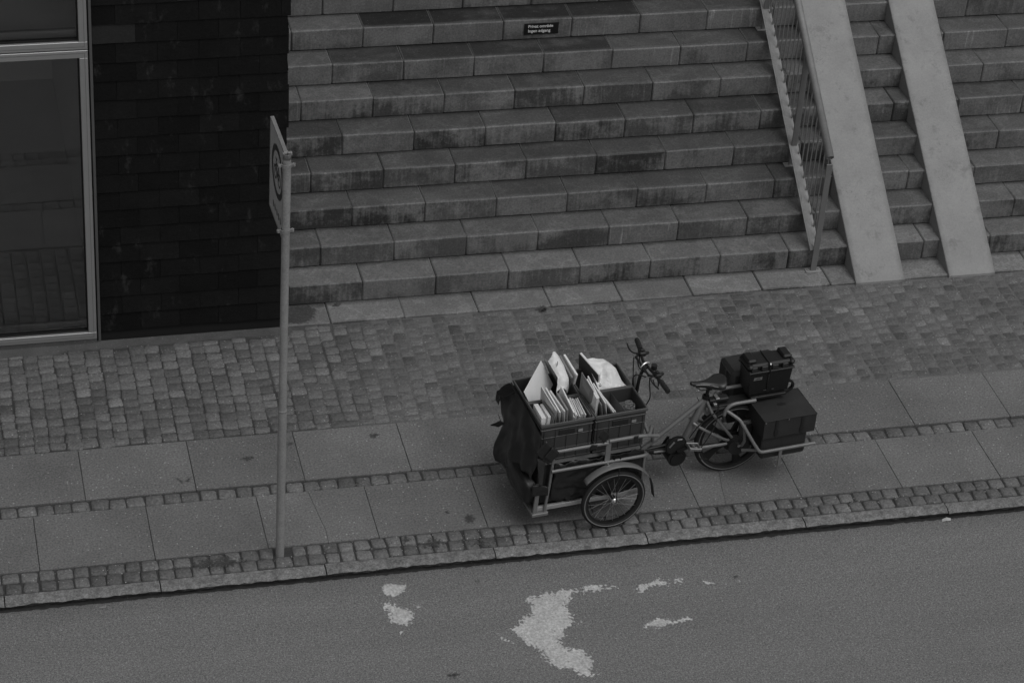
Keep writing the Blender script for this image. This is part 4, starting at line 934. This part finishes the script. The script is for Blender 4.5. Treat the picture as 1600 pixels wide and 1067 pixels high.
# crumpled polythene mail bag standing in far left crate
from mathutils import noise as mn
def crumpled(name, label, base, size, tilt, seed, mat='poly', fold=.02, pinch=.5, nlat=22, nlon=30, flatp=2.6, fq=13):
    o = on(name, label, 'bag', base); mb = MB(); T = Matrix.Rotation(rad(tilt[0]), 4, 'X') @ Matrix.Rotation(rad(tilt[1]), 4, 'Y')
    V = []
    for i in range(nlat+1):
        th = math.pi*i/nlat
        for j in range(nlon):
            ph = 2*math.pi*j/nlon; x, y, z = math.sin(th)*math.cos(ph), math.sin(th)*math.sin(ph), math.cos(th)
            k = (abs(x)**flatp+abs(y)**flatp+abs(z)**flatp)**(-1/flatp); p = Vector((x*k*size[0], y*k*size[1], z*k*size[2]))
            q = p*fq+Vector((seed, 0, 0)); d = .5-abs(mn.noise(q))*2.4-abs(mn.noise(q*2.1+Vector((5, 3, 1))))*.7
            p += Vector((x, y, z))*fold*d*2; V.append(tuple(T @ p))
    Fc = [(i*nlon+j, (i+1)*nlon+j, (i+1)*nlon+(j+1)%nlon, i*nlon+(j+1)%nlon) for i in range(nlat) for j in range(nlon)]
    mb.add(V, Fc); obj('wrapping', mb, mat, o, True); return o
def catm(p, t_):
    n = len(p)-1; x = t_*n; i = min(int(x), n-1); f = x-i
    P0, P1, P2, P3 = p[max(i-1,0)], p[i], p[i+1], p[min(i+2,n)]
    return .5*((2*P1)+(-P0+P2)*f+(2*P0-5*P1+4*P2-P3)*f*f+(-P0+3*P1-3*P2+P3)*f**3)
def netbag(name, label, base, net, seed, amp, th, nu=34, nv=34, drop=0):
    o = on(name, label, 'bag', base); C_ = [[Vector(q)-Vector(base)-Vector((0, 0, drop)) for q in r_] for r_ in net]
    def f_(i, j):
        p = catm([catm(r_, i) for r_ in C_], j); q = p*9+Vector((seed, 0, 0))
        k = (.35-abs(mn.noise(q)))*1.6+(.3-abs(mn.noise(q*2.3+Vector((3, 1, 7)))))*.9+(.25-abs(mn.noise(q*5)))*.35
        return tuple(p+Vector((-.35, -.35, .85))*k*amp)
    mb = MB(); mb.grid(f_, nu, nv); w_ = obj('wrapping', mb, 'poly', o, True); solid(w_, th, -1); return o
c_ = netbag('mail_bag', 'crumpled white polythene mail bag standing in the far left crate', (-.275,.16,.96),
  [[(-.318,.252,1.100), (-.290,.262,1.118), (-.268,.285,1.150), (-.238,.270,1.118)], [(-.306,.19,1.075), (-.275,.195,1.09), (-.240,.19,1.085), (-.215,.20,1.06)],
   [(-.292,.11,1.035), (-.262,.105,1.05), (-.225,.10,1.035), (-.210,.12,.99)], [(-.325,.045,.965), (-.295,.05,.985), (-.255,.055,.975), (-.235,.07,.93)]], 3.1, .012, .010, 44, 44, .022)
mb = MB()
for k in range(3): mb.box(-.012+.014*k, -.004+.014*k, -.0015, .0015, 0, .022, Matrix.Translation((-.004,.015,.128)) @ Matrix.Rotation(rad(60), 4, 'Z'))
obj('print_mark', mb, 'sign_dark', c_)
c_ = netbag('plastic_bag', 'white plastic bag of post slumped in the far right crate', (.10,.15,.88),
  [[(-.035,.270,1.045), (.05,.278,1.035), (.140,.272,1.008), (.185,.27,.955), (.195,.27,.88)], [(-.022,.20,1.035), (.06,.20,1.010), (.135,.20,1.022), (.190,.19,.985), (.215,.19,.90)],
   [(-.010,.14,.995), (.05,.14,.968), (.115,.14,1.002), (.185,.13,.975), (.222,.12,.90)], [(.0,.08,.955), (.06,.08,.968), (.120,.075,.974), (.180,.07,.945), (.235,.06,.905)],
   [(.010,.030,.905), (.07,.022,.925), (.120,.018,.915), (.180,.018,.905), (.236,.02,.88)], [(.015,.022,.82), (.07,.018,.82), (.12,.016,.82), (.18,.016,.82), (.225,.02,.82)]], 8.2, .015, .003, 60, 64, .018)
# coil of rubber bands at the bottom of near right crate
co = on('rubber_bands', 'tangle of rubber bands lying behind the divider in the near right crate', 'rubber bands', (.175,-.13,.828))
for k in range(9):
    mb = MB(); r_ = R_.uniform(.022,.036); n = 20; tx, ty = R_.uniform(-.5,.5), R_.uniform(-.5,.5)
    mb.tube([(r_*math.cos(2*math.pi*i/n), r_*math.sin(2*math.pi*i/n)*.8, tx*r_*math.cos(2*math.pi*i/n)*.5+.02) for i in range(n)], .0022, 5, closed=True)
    obj('rubber_band', mb, paper(.3), co, True, (R_.uniform(-.012,.012), R_.uniform(-.02,.02), .008*k*.5))
mb = MB(); mb.cbox(.02, .24, -.26, -.03, .612, .70, .004); o = obj('cardboard_filler', MB().cbox(-.065,.065,-.12,.12,0,.215,.004), paper(.13)); o.location = W(.165,-.145,.610); o.rotation_euler = (0,0,TA)
tag(o, 'dark cardboard block under the rubber bands in the near right crate', 'cardboard')

# ------------------------------------------------------------------ tarpaulin over the front
tp = on('tarpaulin', 'black tarpaulin hanging loosely over the front of the trike', 'tarpaulin', (-.59, 0, .27))
ctrl = [  # rows top -> bottom, columns far (v+) -> near (v-)
    [(-.572,.33,.885), (-.572,.20,.905), (-.572,.0,.900), (-.572,-.16,.890), (-.572,-.318,.862)],
    [(-.625,.37,.79), (-.585,.20,.80), (-.600,.0,.80), (-.588,-.16,.78), (-.578,-.325,.745)],
    [(-.605,.34,.56), (-.600,.18,.60), (-.630,.02,.62), (-.612,-.14,.62), (-.600,-.330,.64)],
    [(-.660,.31,.34), (-.640,.20,.42), (-.662,.03,.46), (-.625,-.14,.50), (-.612,-.330,.55)],
    [(-.655,.30,.22), (-.600,.18,.24), (-.62,.02,.36), (-.620,-.14,.46), (-.605,-.325,.50)]]
def cat(p, t_):
    n = len(p)-1; x = t_*n; i = min(int(x), n-1); f = x-i
    P0, P1, P2, P3 = p[max(i-1,0)], p[i], p[i+1], p[min(i+2,n)]
    return .5*((2*P1)+(-P0+P2)*f+(2*P0-5*P1+4*P2-P3)*f*f+(-P0+3*P1-3*P2+P3)*f**3)
CT = [[Vector(q) for q in r] for r in ctrl]
def tarp_f(i, j):
    row = [cat(r, i) for r in CT]; p = cat(row, j)
    k = mn.noise(Vector((p.y*9, p.z*5, 1)))*.028+mn.noise(Vector((p.y*22+p.z*9, p.z*9, 4)))*.010
    p = p+Vector((-k*min(1, j*3), 0, 0)); return (p.x+.59, p.y, p.z-.27)
mb = MB(); mb.grid(tarp_f, 36, 40); o = obj('tarpaulin_sheet', mb, 'tarp', tp, True); solid(o, .003)
def patch(pts, n, name, parent, base, mat='tarp', th=.003, wob=.006, sm=True):
    c = [Vector(q)-Vector(base) for q in pts]
    def f_(i, j):
        p = (c[0]*(1-i)+c[1]*i)*(1-j)+(c[3]*(1-i)+c[2]*i)*j
        return tuple(p+Vector((1, 1, 1))*mn.noise(p*23)*wob)
    mb = MB(); mb.grid(f_, n, n); o = obj(name, mb, mat, parent, sm); solid(o, th); return o
BT = (-.59, 0, .27)
patch([(-.555,.33,.885), (-.572,.20,.90), (-.64,.27,.80), (-.655,.36,.80)], 8, 'loose_corner', tp, BT)
patch([(-.655,.36,.80), (-.64,.30,.80), (-.645,.33,.70), (-.66,.36,.72)], 6, 'loose_corner', tp, BT)
patch([(-.62,.33,.56), (-.59,.30,.55), (-.63,.34,.49), (-.68,.37,.50)], 6, 'strap_end', tp, BT)
patch([(-.545,-.352,.845), (-.441,-.358,.728), (-.520,-.362,.642), (-.618,-.352,.754)], 8, 'corner_flap', tp, BT)
patch([(-.500,-.365,.785), (-.443,-.368,.728), (-.505,-.368,.655), (-.555,-.366,.715)], 6, 'buckle_patch', tp, BT, 'blackp')
patch([(-.600,-.345,.70), (-.540,-.350,.66), (-.545,-.352,.44), (-.570,-.350,.44)], 8, 'folded_edge', tp, BT, 'bag')
patch([(-.62,-.34,.46), (-.50,-.362,.44), (-.50,-.362,.36), (-.61,-.34,.36)], 8, 'strap', tp, BT)
o = patch([(-.105,-.352,.86), (-.06,-.354,.805), (-.097,-.358,.742), (-.147,-.356,.805)], 6, 'reflector_patch', tr_, (0,0,0), 'blackp')
patch([(-.20,-.365,.75), (-.15,-.365,.75), (-.16,-.365,.70), (-.21,-.365,.70)], 4, 'rail_strap', tr_, (0,0,0), 'blackp')
patch([(.13,-.365,.765), (.165,-.365,.765), (.16,-.365,.70), (.13,-.365,.70)], 4, 'rail_strap', tr_, (0,0,0), 'blackp')
# near load skirt: loose fabric under the rails
patch([(-.45,-.325,.60), (.24,-.325,.60), (.25,-.315,.25), (-.46,-.318,.25)], 26, 'side_skirt', tr_, (0,0,0), 'tarp', .003, .022)
# stuffed black bag behind the bracket
bb = crumpled('front_bag', 'black stuffed bag under the tarpaulin at the front of the trike', (-.60,-.10,.345), (.062,.21,.115), (0, 0), 5.5, mat='tarp', fold=.006, flatp=4)

# ------------------------------------------------------------------ luggage at the back
pn = on('pannier_bag', 'near side flat-topped dark pannier bag with stiff lid on the carrier', 'pannier', (1.43,-.12,.25), 'pannier bags')
bx = (1.43,-.12,.25)
mb = MB(); mb.cbox(-.195, .175, -.145, .10, .0, .25, .02); obj('bag_body', mb, 'bag', pn, 'auto')
def lidtop(i, j):
    u, v = i*2-1, j*2-1; z = .372+.006*(1-u*u)*(1-v*v)+.003*mn.noise(Vector((u*3, v*3, 2)))
    return (u*.212, v*.168, z)
mb = MB(); n = 16; mb.grid(lidtop, n, n)
# skirt of the lid
per = [(i, 0) for i in range(n+1)]+[(n, j) for j in range(1, n+1)]+[(i, n) for i in range(n-1, -1, -1)]+[(0, j) for j in range(n-1, 0, -1)]
base_i = len(mb.v)
for (i, j) in per:
    x, y, z = mb.v[i*(n+1)+j]; mb.v.append((x*1.0+.004*mn.noise(Vector((x*20, y*20, 1))), y*1.0, .215+.008*mn.noise(Vector((x*14, y*14, 7)))))
for k in range(len(per)):
    a = per[k][0]*(n+1)+per[k][1]; c = per[(k+1)%len(per)]; c = c[0]*(n+1)+c[1]; mb.f.append((a, base_i+k, base_i+(k+1)%len(per), c))
o = obj('lid', mb, 'bag', pn, 'auto')
pp = MB(); pp.tube([(-.213,-.169,.371),(0,-.171,.377),(.213,-.169,.371)], .0035, 6, smooth=1); pp.tube([(.213,-.169,.371),(.213,.169,.371)], .003, 6); obj('piping', pp, MT['bag'], o, True)
rv = MB(); rv.tube([(-.205,-.176,.365),(-.205,-.168,.365)], .006, 8); rv.tube([(-.02,-.178,.368),(-.02,-.168,.368)], .005, 8); obj('rivet', rv, 'chrome', o)
for sx in (-.11, .10):
    sp_o = MB(); sp_o.box(sx-.011, sx+.011, -.1735, -.1705, .225, .372); sp_o.box(sx-.016, sx+.016, -.176, -.1735, .25, .275); obj('strap', sp_o, 'blackp', pn)
hd = MB(); hd.box(-.03, .03, -.012, .012, .380, .3815); obj('vent_mark', hd, 'blackp', o)
pf_ = on('pannier_bag', 'far side tall dark pannier bag behind the lidded black box', 'pannier', (1.33,.24,.3), 'pannier bags')
mb = MB(); mb.cbox(-.20, .24, -.10, .14, .0, .48, .03); obj('bag_body', mb, 'bag', pf_, 'auto')
mb = MB(); mb.tube([(-.20,-.07,.455),(-.20,.11,.455),(-.17,.138,.463),(.21,.138,.463)], .004, 6, smooth=1); mb.tube([(-.205,0,.47),(-.205,-.06,.05)], .003, 6); obj('piping', mb, 'lidedge', pf_, True)
# lidded black box
bxn = on('lidded_box', 'black lidded storage box with ribbed lid edge strapped on the rear carrier', 'storage box', (1.345,.035,.70))
mb = MB(); hw0, hw1 = .158, .172; d0, d1 = .078, .088
mb.add([(-hw0,-d0,0),(hw0,-d0,0),(hw0,d0,0),(-hw0,d0,0),(-hw1,-d1,.20),(hw1,-d1,.20),(hw1,d1,.20),(-hw1,d1,.20)], [(0,3,2,1),(4,5,6,7),(0,1,5,4),(1,2,6,5),(2,3,7,6),(3,0,4,7)]); obj('box_body', mb, 'lidbox', bxn)
mb = MB(); mb.cbox(-.185, .185, -.100, .100, .198, .212, .003); obj('lid_rim', mb, 'lidedge', bxn)
mb = MB(); mb.cbox(-.165, .165, -.075, .085, .212, .262, .014); obj('lid', mb, 'lidbox', bxn)
for x0, x1 in ((-.165,-.12), (-.085,-.035), (.0,.05), (.085,.13)):
    mb = MB(); mb.cbox(x0, x1, -.094, -.0755, .2125, .252, .004); obj('lid_rib', mb, 'lidedge', bxn)
for sx in (-1, 1):
    mb = MB(); mb.cbox(min(sx*.145, sx*.192), max(sx*.145, sx*.192), -.088, .092, .222, .262, .014); mb.cbox(min(sx*.105, sx*.180), max(sx*.105, sx*.180), -.045, .080, .255, .285, .013)
    obj('handle', mb, 'lidbox', bxn)
mb = MB(); mb.tube([(-.02,-.103,.20),(-.02,-.10,.255),(-.02,-.07,.267),(-.02,.09,.267)], .005, 6); mb.tube([(-.02,-.092,.18),(-.02,-.082,.02)], .004, 6); mb.tube([(-.02,-.11,.275),(-.022,-.095,.205),(-.01,-.10,.18)], .0035, 6); obj('bungee_cord', mb, 'rubber', bxn, True)
mb = MB(); mb.tube([(-.02,-.10,.262),(-.02,-.09,.272)], .005, 6); obj('cord_hook', mb, 'chrome', bxn)
mb = MB(); mb.add([(-.14,-.0905,.135),(-.072,-.0905,.135),(-.072,-.0925,.163),(-.14,-.0925,.163)], [(0,1,2,3)]); obj('sticker', mb, paper(.17), bxn)
text('22', .024, (-.118,-.0945,.139), 'sign_dark', bxn, 'sticker_print', sx=1.3) if False else None
mb = MB(); mb.box(-.128,-.085,-.0932,-.0922,.145,.149); mb.box(-.118,-.095,-.0932,-.0922,.152,.156); obj('sticker_print', mb, 'sign_dark', bxn)
mb = MB(); n = 12
mb.prism([(-.120+.019*math.cos(a*2*math.pi/n)*R_.uniform(.7,1.1), .0+.026*math.sin(a*2*math.pi/n)*R_.uniform(.7,1.1)) for a in range(n)], .2625, .2645); mb.tube([(-.135,.02,.266),(-.14,.045,.268)], .004, 6); obj('pale_sticker', mb, paper(.55), bxn)
for sx in (-.035, .03): mb = MB(); mb.cbox(sx-.012, sx+.012, -.090, -.082, .028, .034, .001); obj('moulded_foot_mark', mb, 'lidedge', bxn)

# ------------------------------------------------------------------ litter, weeds, grit
wd = MB()
for k in range(46):
    a = R_.uniform(0, 6.28); L = R_.uniform(.02,.055); e = R_.uniform(.5,1.3); x, y = R_.uniform(-.03,.03), R_.uniform(-.012,.02)
    dx, dy = math.cos(a)*math.cos(e)*L, math.sin(a)*math.cos(e)*L; dz = math.sin(e)*L*.8; nx, ny = -math.sin(a)*.005, math.cos(a)*.005
    wd.add([(x-nx*.4,y-ny*.4,0),(x+nx*.4,y+ny*.4,0),(x+dx*.6+nx,y+dy*.6+ny,dz*.7),(x+dx,y+dy,dz),(x+dx*.6-nx,y+dy*.6-ny,dz*.7)], [(0,1,2,3,4)])
o = obj('weed_tuft', wd, 'moss'); o.location = (3.315, 2.69, -.002); tag(o, 'small weed tuft growing where the cobbles meet the bottom step', 'weed')
lt_ = MB(); lt_.add([(0,0,.004),(.035,-.006,.012),(.07,.0,.004),(.078,.022,.010),(.045,.03,.016),(.01,.025,.006)], [(0,1,4,5),(1,2,3,4)]); o = obj('paper_scrap', lt_, 'litter'); o.location = (5.63,-.375,ZR); solid(o, .001); tag(o, 'white paper scrap lying in the gutter at the right', 'litter')
lt_ = MB(); lt_.add([(0,0,.003),(.04,-.004,.006),(.045,.012,.004),(.005,.012,.008)], [(0,1,2,3)]); o = obj('paper_scrap', lt_, 'stain_lt'); o.location = (-.58,-.40,ZR); solid(o, .001); tag(o, 'small pale scrap lying below the left end of the kerb', 'litter')
gr = MB()
def pebble(x, y, z, r_):
    gr.add([(x+r_,y,z),(x,y+r_*.8,z),(x-r_*.9,y,z),(x,y-r_,z),(x,y,z+r_*.8)], [(0,1,4),(1,2,4),(2,3,4),(3,0,4)])
for k in range(1500):
    x = R_.uniform(-2, 8); q = R_.random()
    if q < .45: pebble(x, R_.uniform(1.35, 2.7), -.001, R_.uniform(.002,.005))
    elif q < .6: pebble(x, R_.uniform(0, 1.33), .0005, R_.uniform(.0015,.0035))
    elif q < .75: pebble(x, R_.uniform(-.22, 0), -.001, R_.uniform(.002,.006))
    else: pebble(x, R_.uniform(-2.2,-.36), ZR, R_.uniform(.002,.0045))
tag(obj('grit', gr, 'litter'), 'pale grit scattered over the street and cobbles', kind='stuff')
gr = MB()
for k in range(260): pebble(R_.uniform(-2, 8), R_.choice((R_.uniform(.58,.76), R_.uniform(-.24,.02), R_.uniform(1.35,2.7))), -.002, R_.uniform(.003,.007))
tag(obj('dark_grit', gr, 'grime'), 'dark crumbs of moss and soil in the paving joints', kind='stuff')
